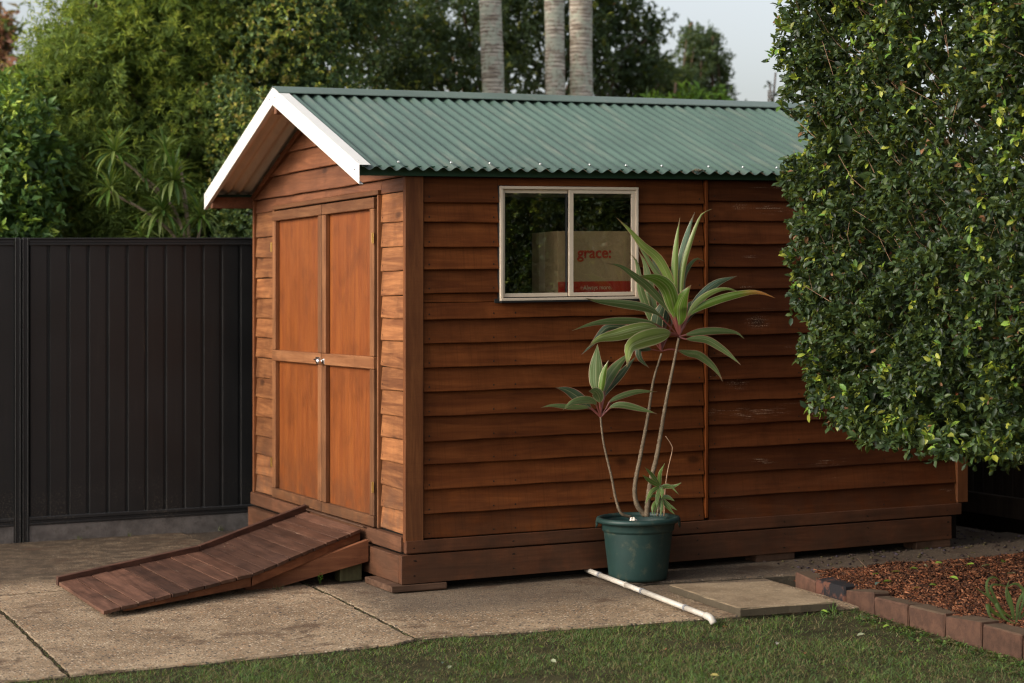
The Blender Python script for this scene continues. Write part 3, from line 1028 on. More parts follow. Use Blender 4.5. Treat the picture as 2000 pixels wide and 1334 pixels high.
def door(y0, y1, hinge_y, swing, knob_y, lab):
    z0, z1 = 0.246, 2.088
    d = empty('door', (-0.02, hinge_y, z0), parent=shed)
    d['label'] = lab

    def fn(V):   # door slightly off plumb and ajar
        V = V.copy()
        V[:, 0] -= swing * abs(1) * np.abs(V[:, 1] - hinge_y)
        return V
    sw = 0.066
    zs = (0.246, 0.306, 1.128, 1.196, 2.026, 2.088)
    cb('stile', (-0.042, y0, zs[1] + 0.002), (-0.014, y0 + sw, zs[2] - 0.002), M['stile'], d, fn=fn)
    cb('stile', (-0.042, y1 - sw, zs[1] + 0.002), (-0.014, y1, zs[2] - 0.002), M['stile'], d, fn=fn)
    cb('stile', (-0.042, y0, zs[3] + 0.002), (-0.014, y0 + sw, zs[4] - 0.002), M['stile'], d, fn=fn)
    cb('stile', (-0.042, y1 - sw, zs[3] + 0.002), (-0.014, y1, zs[4] - 0.002), M['stile'], d, fn=fn)
    for a, b in ((0, 1), (2, 3), (4, 5)):
        cb('rail', (-0.044, y0, zs[a]), (-0.013, y1, zs[b]), M['rail'], d, fn=fn)
    cb('ply_panel', (-0.0125, y0 + 0.004, z0 + 0.005), (-0.006, y1 - 0.004, z1 - 0.005), M['ply'], d, fn=fn)
    for hz in (1.86, 0.47):
        hy = hinge_y
        v, f = join([cbox((-0.047, hy - 0.009, hz - 0.030), (-0.0445, hy + 0.009, hz + 0.030), 0.0008), tube([(-0.050, hy, hz - 0.030), (-0.050, hy, hz + 0.030)], 0.0038, 8)])
        o = mesh('hinge', v, f, M['brass'], d); fixn(o)
    return d


d1 = door(1.334, 2.334, 2.334, 0.004, 1.35, 'left leaf of the double door')
d2 = door(0.430, 1.318, 0.430, 0.006, 1.30, 'right leaf of the double door')
# latch: hasp plate, bolt and padlock
v, f = join([cbox((-0.052, 1.345, 1.140), (-0.045, 1.425, 1.172), 0.001), tube([(-0.062, 1.41, 1.158), (-0.062, 1.325, 1.158)], 0.006, 8)])
o = mesh('hasp', v, f, M['steel'], d1); fixn(o)
v, f = lathe([(0.0, -0.02), (0.014, -0.018), (0.018, -0.006), (0.018, 0.006), (0.012, 0.016), (0.0, 0.018)], (0, 0, 0), 14)
v = [(-0.075 + z * 0.9, 1.285 + x, 1.150 + y) for x, y, z in v]
o = mesh('knob', v, f, M['steel'], d2, smooth=True); fixn(o)
v, f = join([cbox((-0.052, 1.262, 1.135), (-0.0455, 1.312, 1.165), 0.001), tube([(-0.055, 1.30, 1.156), (-0.072, 1.315, 1.160), (-0.072, 1.335, 1.160)], 0.004, 6)])
o = mesh('latch_plate', v, f, M['steel'], d2); fixn(o)

# base boards
cb('base_board', (-0.046, -0.002, 0.157), (-0.004, W - 0.01, 0.236), M['plinthy'], shed, jit=0.0008)
cb('base_board', (-0.058, 0.003, -0.012), (-0.018, W - 0.0, 0.138), M['plinthy'], shed, jit=0.0008)
cb('base_board', (-0.030, -0.040, 0.150), (L + 0.01, -0.004, 0.218), M['plinthx'], shed, jit=0.0008)
def _bb(V):
    V = V.copy(); V[:, 2] += np.where(V[:, 2] < 0.05, 0.018 * np.clip(V[:, 0] / 3.5, 0, 1), 0)
    return V
cb('base_board', (-0.058, -0.046, -0.012), (3.532, 0.001, 0.143), M['plinthx'], shed, jit=0.0008, fn=_bb)
for x0, x1, y0, y1, z0 in ((-0.12, 0.20, -0.062, 0.36, -0.050), (2.16, 2.42, -0.03, 0.3, -0.045), (3.28, 3.53, -0.035, 0.3, -0.045), (-0.02, 0.3, 2.4, 2.8, -0.05)):
    cb('footing_block', (x0, y0, z0), (x1, y1, -0.0135 + 0.018 * max(x0, 0) / 3.5), M['block'], shed, c=0.004, jit=0.0012)
o = cb('underfloor_board', (0.25, 0.10, -0.058), (3.3, 0.13, -0.02), M['darkin'], shed)

# roof sheets with real corrugation, top green, underside beige
def corr(y_edge, y_ridge, z_edge, z_ridge, name, x0=-OV + 0.012, x1=L + 0.28):
    pitch, amp = 0.0762, 0.0105
    npw = 10
    nx = int((x1 - x0) / pitch * npw)
    X = np.linspace(x0, x1, nx + 1)
    ny = 6
    V, F, mi = [], [], []
    dy, dz = y_ridge - y_edge, z_ridge - z_edge
    ln = math.hypot(dy, dz)
    nrm = np.array([0, -dz / ln * (1 if dy > 0 else -1), abs(dy) / ln])
    for side, th in ((0, 0.0), (1, -0.0012)):
        for j in range(ny + 1):
            t = j / ny
            for x in X:
                wv = amp * math.cos(2 * math.pi * x / pitch + 0.4 * 0)
                # droop/overlap irregularity every tenth sheet rib
                wv += 0.0028 * max(0, math.cos(2 * math.pi * (x + 0.1) / (pitch * 3))) * (1 if j == 0 else 0.25) * (-1)
                p = np.array([x, y_edge + dy * t, z_edge + dz * t]) + nrm * (wv + th)
                V.append(p)
    k = nx + 1
    for side in (0, 1):
        o_ = side * (ny + 1) * k
        for j in range(ny):
            for i in range(nx):
                F.append([o_ + j * k + i, o_ + j * k + i + 1, o_ + (j + 1) * k + i + 1, o_ + (j + 1) * k + i]); mi.append(side)
    top = (ny + 1) * k
    for i in range(nx):
        F.append([i, i + 1, top + i + 1, top + i]); mi.append(0)
    for j in range(ny):
        F.append([j * k, (j + 1) * k, top + (j + 1) * k, top + j * k]); mi.append(0)
    return mesh(name, V, F, [M['green'], M['under']], shed, smooth=True, midx=mi)


corr(-YO, W / 2 - 0.012, EZ - 0.018, RZ - 0.020, 'roof_sheet')
corr(W + YO, W / 2 + 0.012, EZ - 0.018, RZ - 0.020, 'roof_sheet')
# ridge cap
def ridge():
    prof = [(-0.125, -0.043), (-0.120, -0.037), (-0.012, 0.006), (0.0, 0.009), (0.012, 0.006), (0.120, -0.037), (0.125, -0.043)]
    V, F = [], []
    for x in (-OV - 0.004, L + 0.29):
        for t in (0, -0.002):
            for y, z in prof: V.append((x, W / 2 + y, RZ + z + t))
    n = len(prof)
    for i in range(n - 1):
        F.append([i, i + 1, 2 * n + i + 1, 2 * n + i]); F.append([n + i, 3 * n + i, 3 * n + i + 1, n + i + 1])
        F.append([i, n + i, n + i + 1, i + 1])
    return mesh('ridge_cap', V, F, M['greencap'], shed)
ridge()
# barge cappings
for s in (-1, 1):
    def fn(V, s=s):
        V = V.copy(); d = V[:, 1].copy(); V[:, 1] = W / 2 + s * d; V[:, 2] += RZ - SL * d
        return V
    end = W / 2 + YO + 0.001
    V1, F1 = cbox((-OV - 0.004, 0.0004, -0.104), (-OV, end, 0.0), 0.0008)
    V2, F2 = cbox((-OV, 0.0004, -0.003), (-OV + 0.062, end - 0.002, 0.0), 0.0008)
    V3, F3 = cbox((-OV, 0.0004, -0.104), (-OV + 0.02, end, -0.101), 0.0008)
    v, f = join([(V1, F1), (V2, F2), (V3, F3)])
    o = mesh('barge_capping', fn(np.array(v)), f, M['white'], shed); fixn(o)
    for dd, zz in ((0.055, -0.045), (end - 0.07, -0.045)):
        v, f = lathe([(0.0, 0.004), (0.004, 0.003), (0.006, 0.0), (0.006, -0.002)], (0, 0, 0), 10)
        cy, cz_ = W / 2 + s * dd, RZ - SL * dd + zz
        o = mesh('screw', [(-OV - 0.005 - z, cy + x, cz_ + y) for x, y, z in v], f, M['steel'], shed); fixn(o)
# fascias
cb('fascia', (-OV + 0.008, -0.062, 2.178), (L + 0.25, -0.037, 2.232), M['greenfas'], shed, c=0.002)
cb('fascia', (-OV + 0.008, W + 0.037, 2.16), (L + 0.25, W + 0.062, 2.225), M['greenfas'], shed, c=0.002)
cb('eave_timber', (-OV + 0.015, W - 0.010, 2.130), (0.0, W + 0.035, 2.205), M['plinthy'], shed)
cb('eave_timber', (-OV + 0.015, -0.035, 2.180), (0.0, 0.0, 2.215), M['plinthy'], shed)
cb('rafter', (-OV + 0.012, W / 2 - 0.02, RZ - 0.16), (L, W / 2 + 0.02, RZ - 0.04), M['plinthy'], shed)
# roofing screws
sx = [705, 791, 895, 971, 1050, 1146, 1218, 1289, 1379, 1450, 1515]
for i, px in enumerate(sx):
    X = at(px, 313, -0.06)[0]
    X = round(X / 0.0762) * 0.0762
    y = -0.045
    z = EZ - 0.018 + SL * (y + YO) + 0.0085
    v, f = lathe([(0.010, 0.0), (0.010, 0.002), (0.006, 0.003), (0.0055, 0.009), (0.0, 0.010)], (X, y, z), 10)
    o = mesh('screw', v, f, M['steel'], shed); fixn(o)

dbx = at(1365, 327, -0.105)
def dreg(n):
    return np.stack([dbx[0] + rng.normal(0, 0.016, n), -0.105 + rng.normal(0, 0.010, n), EZ - 0.010 + np.abs(rng.normal(0, 0.004, n)) + 0.002], 1)
CHIPS_LATER = dreg

# nails
nv = []
for zs_, xs_ in ((LZ, (0.11, 0.52 - 0.03, 0.62, 1.21, 1.78)), (RZs, (1.88, 2.45, 3.05, 3.54))):
    for z in zs_[:-1]:
        for x in xs_:
            if 0.53 < x < 1.37 and 1.45 < z < 2.13: continue
            nv.append(lathe([(0.0050, 0.0), (0.0, 0.0012)], (0, 0, 0), 6)); nv[-1] = ([(x + a, -0.0260 - c, z + 0.028 + b) for a, b, c in nv[-1][0]], nv[-1][1])
for zs_, xs_ in ((FR, (0.03, 0.365)), (FL, (2.40, 2.765))):
    for z in zs_[:-1]:
        for x in xs_:
            q = lathe([(0.004, 0.0), (0.0, 0.0012)], (0, 0, 0), 6)
            nv.append(([(-0.0145 - c, x + a, z + 0.03 + b) for a, b, c in q[0]], q[1]))
for x in list(np.arange(0.0, 3.5, 0.58)):
    for z in (0.03, 0.11, 0.18):
        q = lathe([(0.005, 0.0), (0.0, 0.0012)], (0, 0, 0), 6)
        yy = -0.0465 if z < 0.15 else -0.0405
        nv.append(([(x + 0.02 + a + random.uniform(-.01, .01), yy - c, z + b) for a, b, c in q[0]], q[1]))
v, f = join(nv)
mesh('nail_heads', v, f, M['nail'], shed, kind='stuff')

# window
win = empty('window', (0.95, -0.02, 1.5), parent=shed)
wx0, wx1, wz0, wz1 = 0.524, 1.375, 1.500, 2.130
cb('frame_rail', (wx0, -0.046, wz1 - 0.016), (wx1, 0.010, wz1), M['cream'], win, c=0.0015)
cb('frame_rail', (wx0, -0.050, wz0), (wx1, 0.010, wz0 + 0.014), M['cream'], win, c=0.0015)
cb('frame_rail', (wx0 + 0.016, -0.030, wz0 + 0.014), (wx1 - 0.016, 0.010, wz0 + 0.019), M['black'], win, c=0.001)
cb('frame_stile', (wx0, -0.045, wz0 + 0.0142), (wx0 + 0.016, 0.010, wz1 - 0.0162), M['cream'], win, c=0.0015)
cb('frame_stile', (wx1 - 0.016, -0.045, wz0 + 0.0142), (wx1, 0.010, wz1 - 0.0162), M['cream'], win, c=0.0015)
xm = 0.943
for s, (x0, x1) in enumerate(((wx0 + 0.0165, xm - 0.004), (xm + 0.0, wx1 - 0.0165))):
    yo = -0.026 if s == 0 else -0.038
    z0, z1 = wz0 + 0.0195, wz1 - 0.0165
    sash = empty('sash', ((x0 + x1) / 2, yo, z0), parent=win)
    zr = 0.021
    cb('sash_rail', (x0, yo, z1 - zr), (x1, yo + 0.016, z1), M['cream'], sash, c=0.0012)
    cb('sash_rail', (x0, yo, z0), (x1, yo + 0.016, z0 + zr), M['cream'], sash, c=0.0012)
    swl, swr = (0.017, 0.008) if s == 0 else (0.027, 0.022)
    cb('sash_stile', (x0, yo, z0 + zr + .0002), (x0 + swl, yo + 0.016, z1 - zr - .0002), M['cream'], sash, c=0.0012)
    cb('sash_stile', (x1 - swr, yo, z0 + zr + .0002), (x1, yo + 0.016, z1 - zr - .0002), M['cream'] if s else M['black'], sash, c=0.0012)
    cb('glass_pane', (x0 + swl - 0.002, yo + 0.009, z0 + zr - 0.002), (x1 - swr + 0.002, yo + 0.0125, z1 - zr + 0.002), M['glass'], sash, c=0.0003)
# black flashing under and round the window
v, f = join([cbox((wx0 - 0.030, -0.030, wz0 - 0.012), (wx1 + 0.022, -0.0245, wz0 + 0.012), 0.001), cbox((wx0 - 0.006, -0.026, wz0), (wx0 - 0.0005, -0.012, wz1 + 0.004), 0.001),
             cbox((wx1 + 0.0005, -0.026, wz0), (wx1 + 0.005, -0.012, wz1 + 0.004), 0.001), cbox((wx0, -0.056, wz0 - 0.010), (wx1, -0.020, wz0 - 0.0005), 0.001)])
o = mesh('flashing', v, f, M['black'], win); fixn(o)

# shelf that carries the carton, and the carton with print
cb('shelf', (0.2, 0.03, 1.515), (1.9, 0.50, 1.535), M['plinthx'], shed)
bx = empty('cardboard_box', (1.17, 0.22, 1.536), label='brown cardboard moving carton with red print standing behind the window', cat='box')
cb('carton', (0.915, 0.05, 1.5365), (1.43, 0.40, 1.886), M['card'], bx, c=0.002)
cb('printed_band', (0.916, 0.0488, 1.5370), (1.429, 0.0499, 1.602), M['red'], bx, c=0.0002)
cb('tape', (0.9138, 0.22, 1.55), (0.9149, 0.30, 1.886), M['pale'], bx, c=0.0002)


def text(name, body, x, z, y, size, mat, parent, bold=0.0, sx_=1.0):
    cu = bpy.data.curves.new(name, 'FONT')
    cu.body = body; cu.size = size; cu.extrude = 0.0003; cu.offset = bold; cu.resolution_u = 6
    t = bpy.data.objects.new(name, cu); COL.objects.link(t)
    bpy.context.view_layer.update()
    me = bpy.data.meshes.new_from_object(t.evaluated_get(bpy.context.evaluated_depsgraph_get()))
    bpy.data.objects.remove(t)
    V = np.array([v.co[:] for v in me.vertices]); V[:, 0] *= sx_
    F = [list(p.vertices) for p in me.polygons]
    P = np.stack([x + V[:, 0], y - V[:, 2], z + V[:, 1]], 1)
    bpy.data.meshes.remove(me)
    o = mesh(name, P, F, mat, parent)
    return o


text('lettering', 'grace:', 1.036, 1.735, 0.0475, 0.088, M['red'], bx, bold=0.0022, sx_=1.02)
text('lettering', 'Always more.', 1.072, 1.556, 0.0475, 0.036, M['pale'], bx, bold=0.0, sx_=0.90)

# ------------------------------------------------------------------ the ramp
ramp = empty('ramp', (-0.85, 0.7, -0.05), label='dark wooden plank ramp leading up to the shed doors', cat='ramp')
RX = np.array([-1.665, -0.79, -0.072])
RZN = np.array([-0.024, 0.060, 0.226])


def rp(x, s, dz=0.0):
    """point on the deck: x along, s 0..1 across (near..far)"""
    z = float(np.interp(x, RX, RZN))
    yn = -0.065 + (x + 1.66) / 1.6 * 0.63
    yf = 1.075 + (x + 1.66) / 1.6 * 0.50
    return (x, yn * (1 - s) + yf * s, z + dz)


xs_pl = list(np.linspace(RX[0], RX[1], 10)) + list(np.linspace(RX[1], RX[2], 10))[1:]
for i in range(len(xs_pl) - 1):
    a, b = xs_pl[i] + 0.0026, xs_pl[i + 1] - 0.0026
    n0, n1 = -0.004 + rng.normal(0, 0.003), 1.0
    dz = rng.normal(0, 0.0012)
    tilt = rng.normal(0, 0.0012)
    V = []
    for x, dd in ((a, -tilt), (b, tilt)):
        for s in (n0, 0.5, n1):
            for h in (0.0, -0.018):
                V.append(rp(x, s, h + dz + dd))
    F = [[0, 2, 8, 6], [2, 4, 10, 8], [1, 7, 9, 3], [3, 9, 11, 5], [0, 1, 3, 2], [2, 3, 5, 4], [6, 8, 9, 7], [8, 10, 11, 9], [0, 6, 7, 1], [4, 5, 11, 10]]
    o = mesh('plank', V, F, M['plank'], ramp)
    fixn(o)
    mod = o.modifiers.new('edge', 'BEVEL'); mod.width = 0.0012; mod.segments = 1
# side boards (near side): lower and upper lengths, dark edge strip
def sidebar(name, xa, xb, s0, s1, ht0, hb0, ht1, hb1, mat, extra=0.0, ymin=None):
    V = []
    for x, ht, hb in ((xa, ht0, hb0), (xb, ht1, hb1)):
        for s in (s0, s1):
            for h in (ht, hb):
                p = list(rp(x, s, h)); V.append(p)
    F = [[0, 1, 3, 2], [4, 6, 7, 5], [0, 4, 5, 1], [2, 3, 7, 6], [0, 2, 6, 4], [1, 5, 7, 3]]
    o = mesh(name, V, F, mat, ramp); fixn(o)
    mod = o.modifiers.new('edge', 'BEVEL'); mod.width = 0.002; mod.segments = 1
    return o


sidebar('side_board', RX[0] + 0.12, RX[1] - 0.004, 0.008, 0.04, -0.0185, -0.030, -0.0185, -0.070, M['rampx'])
sidebar('side_board', RX[1] + 0.004, RX[2] - 0.0, 0.008, 0.04, -0.0185, -0.070, -0.0185, -0.065, M['rampx'])
sidebar('side_board', RX[0] + 0.12, RX[1] - 0.004, 0.93, 0.96, -0.0185, -0.030, -0.0185, -0.070, M['rampx'])
sidebar('side_board', RX[1] + 0.004, RX[2], 0.93, 0.96, -0.0185, -0.070, -0.0185, -0.065, M['rampx'])
# raised kerb rail on the far side
sidebar('kerb_rail', RX[0] - 0.004, RX[1] - 0.002, 0.985, 1.03, 0.028, -0.020, 0.030, -0.030, M['rampdark'])
sidebar('kerb_rail', RX[1] + 0.002, RX[2] + 0.01, 0.985, 1.03, 0.030, -0.030, 0.042, -0.020, M['rampdark'])
# old stringer under the upper half
V = []
for x, zt, zb in ((-0.78, -0.020, -0.052), (-0.60, 0.026, -0.050), (-0.068, 0.176, 0.056)):
    yy = float(np.interp(x, [-0.78, -0.068], [0.43, 0.445]))
    for y in (yy, yy + 0.045):
        V += [(x, y, zt), (x, y, zb)]
F = []
for k in (0, 4):
    F += [[k, k + 1, k + 5, k + 4], [k + 2, k + 6, k + 7, k + 3], [k, k + 4, k + 6, k + 2], [k + 1, k + 3, k + 7, k + 5]]
F += [[0, 2, 3, 1], [8, 9, 11, 10]]
o = mesh('stringer', V, F, M['rampx'], ramp); fixn(o)
V = [(x, y + 1.0, z) for x, y, z in V]
o = mesh('stringer', V, F, M['rampx'], ramp); fixn(o)
cb('support_post', (-0.215, 0.50, -0.055), (-0.085, 0.60, 0.10), M['post'], ramp, c=0.004, jit=0.001)
cb('threshold_strip', (-0.072, 0.53, 0.2375), (-0.0535, 1.55, 0.2425), M['block'], ramp, c=0.001)

# ------------------------------------------------------------------ steel fence
fence = empty('steel_fence', (-1.4, 3.22, -0.05), label='charcoal steel panel fence with double post and concrete plinth, left of the shed', cat='fence')
FZ1 = 1.947
posts = [-3.90, -1.488, 0.93, 3.35, 5.77]


def cpost(xc):
    pts = []
    for s in (-1, 1):
        x0 = xc + s * 0.006; x1 = xc + s * 0.042
        pts.append(cbox((min(x0, x1), 3.170, -0.07), (max(x0, x1), 3.215, FZ1 + 0.002), 0.005))
        pts.append(cbox((xc + s * 0.006, 3.163, -0.07), (xc + s * 0.013, 3.171, FZ1 - 0.002), 0.002))
        pts.append(cbox((xc + s * 0.036, 3.163, -0.07), (xc + s * 0.043, 3.171, FZ1 - 0.002), 0.002))
    pts.append(cbox((xc - 0.0055, 3.19, -0.07), (xc + 0.0055, 3.21, FZ1 - 0.01), 0.001))
    v, f = join(pts)
    o = mesh('post', v, f, M['char'], fence); fixn(o)
    for s in (-1, 1):
        q = lathe([(0.006, 0.0), (0.005, 0.002), (0, 0.0035)], (0, 0, 0), 8)
        o = mesh('screw', [(xc + s * 0.025 + a, 3.169 - c, FZ1 - 0.022 + b) for a, b, c in q[0]], q[1], M['char'], fence); fixn(o)


for p_ in posts: cpost(p_)
for a, b in zip(posts[:-1], posts[1:]):
    x0, x1 = a + 0.047, b - 0.047
    v, f = join([cbox((x0, 3.166, FZ1 - 0.012), (x1, 3.214, FZ1), 0.003), cbox((x0, 3.172, FZ1 - 0.034), (x1, 3.210, FZ1 - 0.0125), 0.003), cbox((x0, 3.168, FZ1 - 0.050), (x1, 3.212, FZ1 - 0.0345), 0.003)])
    o = mesh('top_rail', v, f, M['char'], fence); fixn(o)
    v, f = join([cbox((x0, 3.166, 0.090), (x1, 3.214, 0.112), 0.003), cbox((x0, 3.171, 0.076), (x1, 3.210, 0.0895), 0.003), cbox((x0, 3.166, 0.060), (x1, 3.214, 0.0755), 0.003)])
    o = mesh('bottom_rail', v, f, M['char'], fence); fixn(o)
    o = cb('plinth', (x0, 3.172, -0.10), (x1, 3.212, 0.0585), M['plinth'], fence, c=0.005, jit=0.001)
    # infill sheets: 3 per bay, stepped ribs
    rib = 0.1305
    x0, x1 = a + 0.040, b - 0.040
    nr = int(round((x1 - x0) / rib)); rib = (x1 - x0) / nr
    for s in range(0, nr, 6):
        V, F = [], []
        prof = []
        for r in range(s, min(s + 6, nr)):
            xx = x0 + r * rib
            prof += [(xx, 3.196), (xx + 0.012, 3.196), (xx + 0.019, 3.176), (xx + rib - 0.006, 3.183), (xx + rib - 0.001, 3.196)]
        for x, y in prof: V += [(x, y, 0.1125), (x, y, FZ1 - 0.0505)]
        for x, y in prof: V += [(x, y + 0.001, 0.1125), (x, y + 0.001, FZ1 - 0.0505)]
        n = len(prof)
        for i in range(n - 1):
            F.append([2 * i, 2 * i + 2, 2 * i + 3, 2 * i + 1]); k = 2 * n
            F.append([k + 2 * i, k + 2 * i + 1, k + 2 * i + 3, k + 2 * i + 2])
        mesh('infill_sheet', V, F, M['char'], fence)

# dark timber fence to the right, behind the hedge
tf = empty('timber_fence', (4.4, 0.5, -0.1), label='dark timber paling fence in deep shade behind the hedge, right of the shed', cat='fence')
for i, y in enumerate(np.arange(-4.6, 3.1, 0.104)):
    cb('paling', (4.42, y, 0.12 + rng.normal(0, .004)), (4.435, y + 0.099, 1.85 + rng.normal(0, .006)), M['fencewood'], tf, c=0.001)
cb('rail', (4.375, -4.6, 0.03), (4.418, 3.1, 0.165), M['fencewood'], tf)
cb('rail', (4.375, -4.6, 1.40), (4.418, 3.1, 1.47), M['fencewood'], tf)
cb('rail', (4.43, -4.6, -0.12), (4.46, 3.1, 0.028), M['darkin'], tf)

# ------------------------------------------------------------------ foliage tools
def unit(v): return v / (np.linalg.norm(v, axis=1)[:, None] + 1e-9)


def leaves(P, D, N, Ln, Wd, col, rich=False, fold=0.25, droop=0.15, taper=0.35):
    """vectorised leaf blades. rich: 8 verts with midrib, else 4-vert rhomb"""
    n = len(P)
    D = unit(D); Sd = unit(np.cross(D, N)); Up = np.cross(Sd, D)
    Ln = Ln[:, None]; Wd = Wd[:, None]

    def pt(t, s, up):
        return P + D * Ln * t + Sd * Wd * s * 0.5 + Up * Wd * up - Up * Ln * droop * t * t
    if rich:
        V = np.stack([pt(0, 0, 0), pt(1, 0, 0), pt(0.35, 0, 0), pt(0.72, 0, 0), pt(0.30, -0.80, fold), pt(0.70, -0.92, fold), pt(0.30, 0.80, fold), pt(0.70, 0.92, fold)], 1)
        quads = [[0, 2, 4, 4], [2, 3, 5, 4], [3, 1, 5, 5], [0, 6, 2, 2], [2, 6, 7, 3], [3, 7, 1, 1]]
        T = [[0, 2, 4], [2, 3, 5], [2, 5, 4], [3, 1, 5], [0, 6, 2], [2, 6, 7], [2, 7, 3], [3, 7, 1]]
        k = 8
    else:
        V = np.stack([pt(0, 0, 0), pt(0.45, -1, fold), pt(1, 0, 0), pt(0.45, 1, fold)], 1)
        T = [[0, 2, 1], [0, 3, 2]]
        k = 4
    base = (np.arange(n) * k)[:, None]
    F = np.vstack([base + np.array(t) for t in T])
    return V.reshape(-1, 3), F, np.repeat(col, k, 0)


def sprays(C, Nrm, per, Ln, wr, colf, spread=0.9, rich=False, stem=1.0, **kw):
    """clusters of leaves round twig tips. C (m,3) tip, Nrm (m,3) outward"""
    m_ = len(C)
    Cr = np.repeat(C, per, 0); Nr = np.repeat(Nrm, per, 0)
    n = len(Cr)
    D = unit(Nr * 0.8 + rng.normal(0, spread, (n, 3)))
    tw = unit(Nrm + rng.normal(0, 0.45, (m_, 3)))
    s = rng.random(n)[:, None]
    P = Cr - np.repeat(tw, per, 0) * s * Ln * stem * 1.6
    N = unit(np.cross(D, rng.normal(0, 1, (n, 3))) * 0.7 + np.array([-0.35, -0.2, 0.9]))
    L_ = Ln * rng.uniform(0.5, 1.28, n)
    return leaves(P, D, N, L_, L_ * wr * rng.uniform(0.85, 1.15, n), colf(s[:, 0], np.repeat(np.arange(m_), per), P), rich=rich, **kw)


def branches(paths, seg=6):
    parts = []
    for pth, r0, r1 in paths:
        q = spline(pth, 8)
        parts.append(tube(q, np.linspace(r0, r1, 8), seg))
    return join(parts)


def palette(young, mature, p_young, seed, dead=None, p_dead=0.0, spot=1.2):
    yc, mc = np.array(young), np.array(mature)

    def f(s, cid, P):
        n = len(s)
        r = np.random.default_rng(seed)
        if n == 0: return np.zeros((0, 3))
        cy = r.random(cid.max() + 1)
        patch = vnoise(P[:, 0] * spot + P[:, 1] * 0.7, P[:, 2] * spot, seed)
        pr = p_young * (0.20 + 3.2 * patch ** 2.2)
        isy = (cy[cid] < pr) & (s < 0.6)
        c = mc[rng.integers(0, len(mc), n)] * rng.uniform(0.65, 1.35, (n, 1))
        c[isy] = yc[rng.integers(0, len(yc), isy.sum())] * rng.uniform(0.75, 1.25, (isy.sum(), 1))
        if dead is not None:
            dd = rng.random(n) < p_dead
            c[dd] = np.array(dead) * rng.uniform(0.6, 1.3, (dd.sum(), 1))
        return c
    return f


# ------------------------------------------------------------------ near hedge (lilly pilly) along the bed
hedge = empty('hedge', (3.0, -2.6, 0.0), label='tall dense glossy-leaved hedge hanging over the mulch bed at the right', cat='hedge')


def hx(y, z):       # left face position of the hedge at given y,z
    base = 1.80 - 0.05 * np.clip((z - 2.4) / 1.0, 0, 1) - 0.14 * np.exp(-((z - 2.40) / 0.33) ** 2) * np.clip((y + 1.6) / 0.5, 0, 1) + 0.10 * np.sin(y * 2.1 + 1.0) * 0.5
    end = np.clip((y + 1.10) / 0.55, 0, 1) ** 1.8 * 0.55              # rounded far end
    low_ = np.clip((1.55 - z) / 1.0, 0, 1) ** 1.3 * 0.10
    b = 0.09 * (vnoise(y * 2.4, z * 2.4, 21) - 0.5) + 0.10 * (vnoise(y * 6, z * 6, 22) - 0.5)
    return base + end + low_ + b


def hbot(y):        # bottom of the foliage
    return np.interp(y, [-4.8, -3.0, -2.3, -1.7, -1.25, -0.9, -0.7], [0.86, 0.80, 0.73, 0.75, 0.82, 0.95, 1.08]) + 0.10 * (vnoise(y * 5, 0 * y, 5) - 0.5)


def hedge_pts(n, ylo, yhi, depth, zt=3.7):
    y = rng.uniform(ylo, yhi, n); z = rng.uniform(0.6, zt, n)
    k = z > hbot(y); y, z = y[k], z[k]
    dd = depth * rng.random(len(y)) ** 1.6
    # gaps: push back where noise is high
    gap = vnoise(y * 4.3 + 9, z * 4.3, 31) * 0.6 + vnoise(y * 9 + 3, z * 9, 32) * 0.4
    dd = dd + 0.24 * np.clip((gap - 0.52) / 0.2, 0, 1)
    x = hx(y, z) + dd
    return np.stack([x, y, z], 1), dd


ycol = [(0.26, 0.32, 0.035), (0.17, 0.27, 0.035), (0.32, 0.34, 0.05), (0.11, 0.21, 0.035), (0.22, 0.24, 0.04)]
mcol = [(0.024, 0.044, 0.017), (0.032, 0.058, 0.018), (0.016, 0.030, 0.014), (0.044, 0.072, 0.024), (0.056, 0.082, 0.020)]
allV, allF, allC = [], [], []


def addl(store, vfc):
    V, F, C = vfc
    off = sum(len(v) for v in store[0])
    store[0].append(V); store[1].append(F + off); store[2].append(C)


st = ([], [], [])
P_, dd = hedge_pts(8400, -3.45, -0.50, 0.26)
nrm = unit(np.tile([-1.0, -0.05, 0.25], (len(P_), 1)) + rng.normal(0, 0.35, (len(P_), 3)))
addl(st, sprays(P_, nrm, 10, 0.040, 0.50, palette(ycol, mcol, 0.22, 41, (0.20, 0.10, 0.05), 0.008, 2.2), rich=True, fold=0.22, droop=0.22))
# top and end skins, lower lip, plus interior fill
n = 1500
y = rng.uniform(-3.4, -0.75, n); P2 = np.stack([hx(y, np.full(n, 1.0)) + rng.random(n) * 0.9, y, hbot(y) + 0.02 + rng.random(n) * 0.12 + 0.0], 1)
addl(st, sprays(P2, unit(np.tile([-0.4, -0.2, -0.6], (n, 1)) + rng.normal(0, 0.4, (n, 3))), 6, 0.048, 0.5, palette(ycol, mcol, 0.12, 43, None, 0, 2.2), rich=True, fold=0.22))
n = 3200
y = rng.uniform(-4.7, -0.60, n); z = rng.uniform(0.85, 3.7, n); P3 = np.stack([hx(y, z) + 0.25 + rng.random(n) * 0.55, y, z], 1)
P3 = P3[z > hbot(y) + 0.05]
addl(st, sprays(P3, unit(rng.normal(0, 1, P3.shape)), 8, 0.075, 0.55, palette(ycol, mcol, 0.03, 44), rich=False))
P4, _ = hedge_pts(3400, -5.6, -3.3, 0.22)
addl(st, sprays(P4, unit(np.tile([-1.0, 0.0, 0.25], (len(P4), 1)) + rng.normal(0, 0.35, P4.shape)), 7, 0.058, 0.52, palette(ycol, mcol, 0.2, 45, None, 0, 2.2), rich=False))
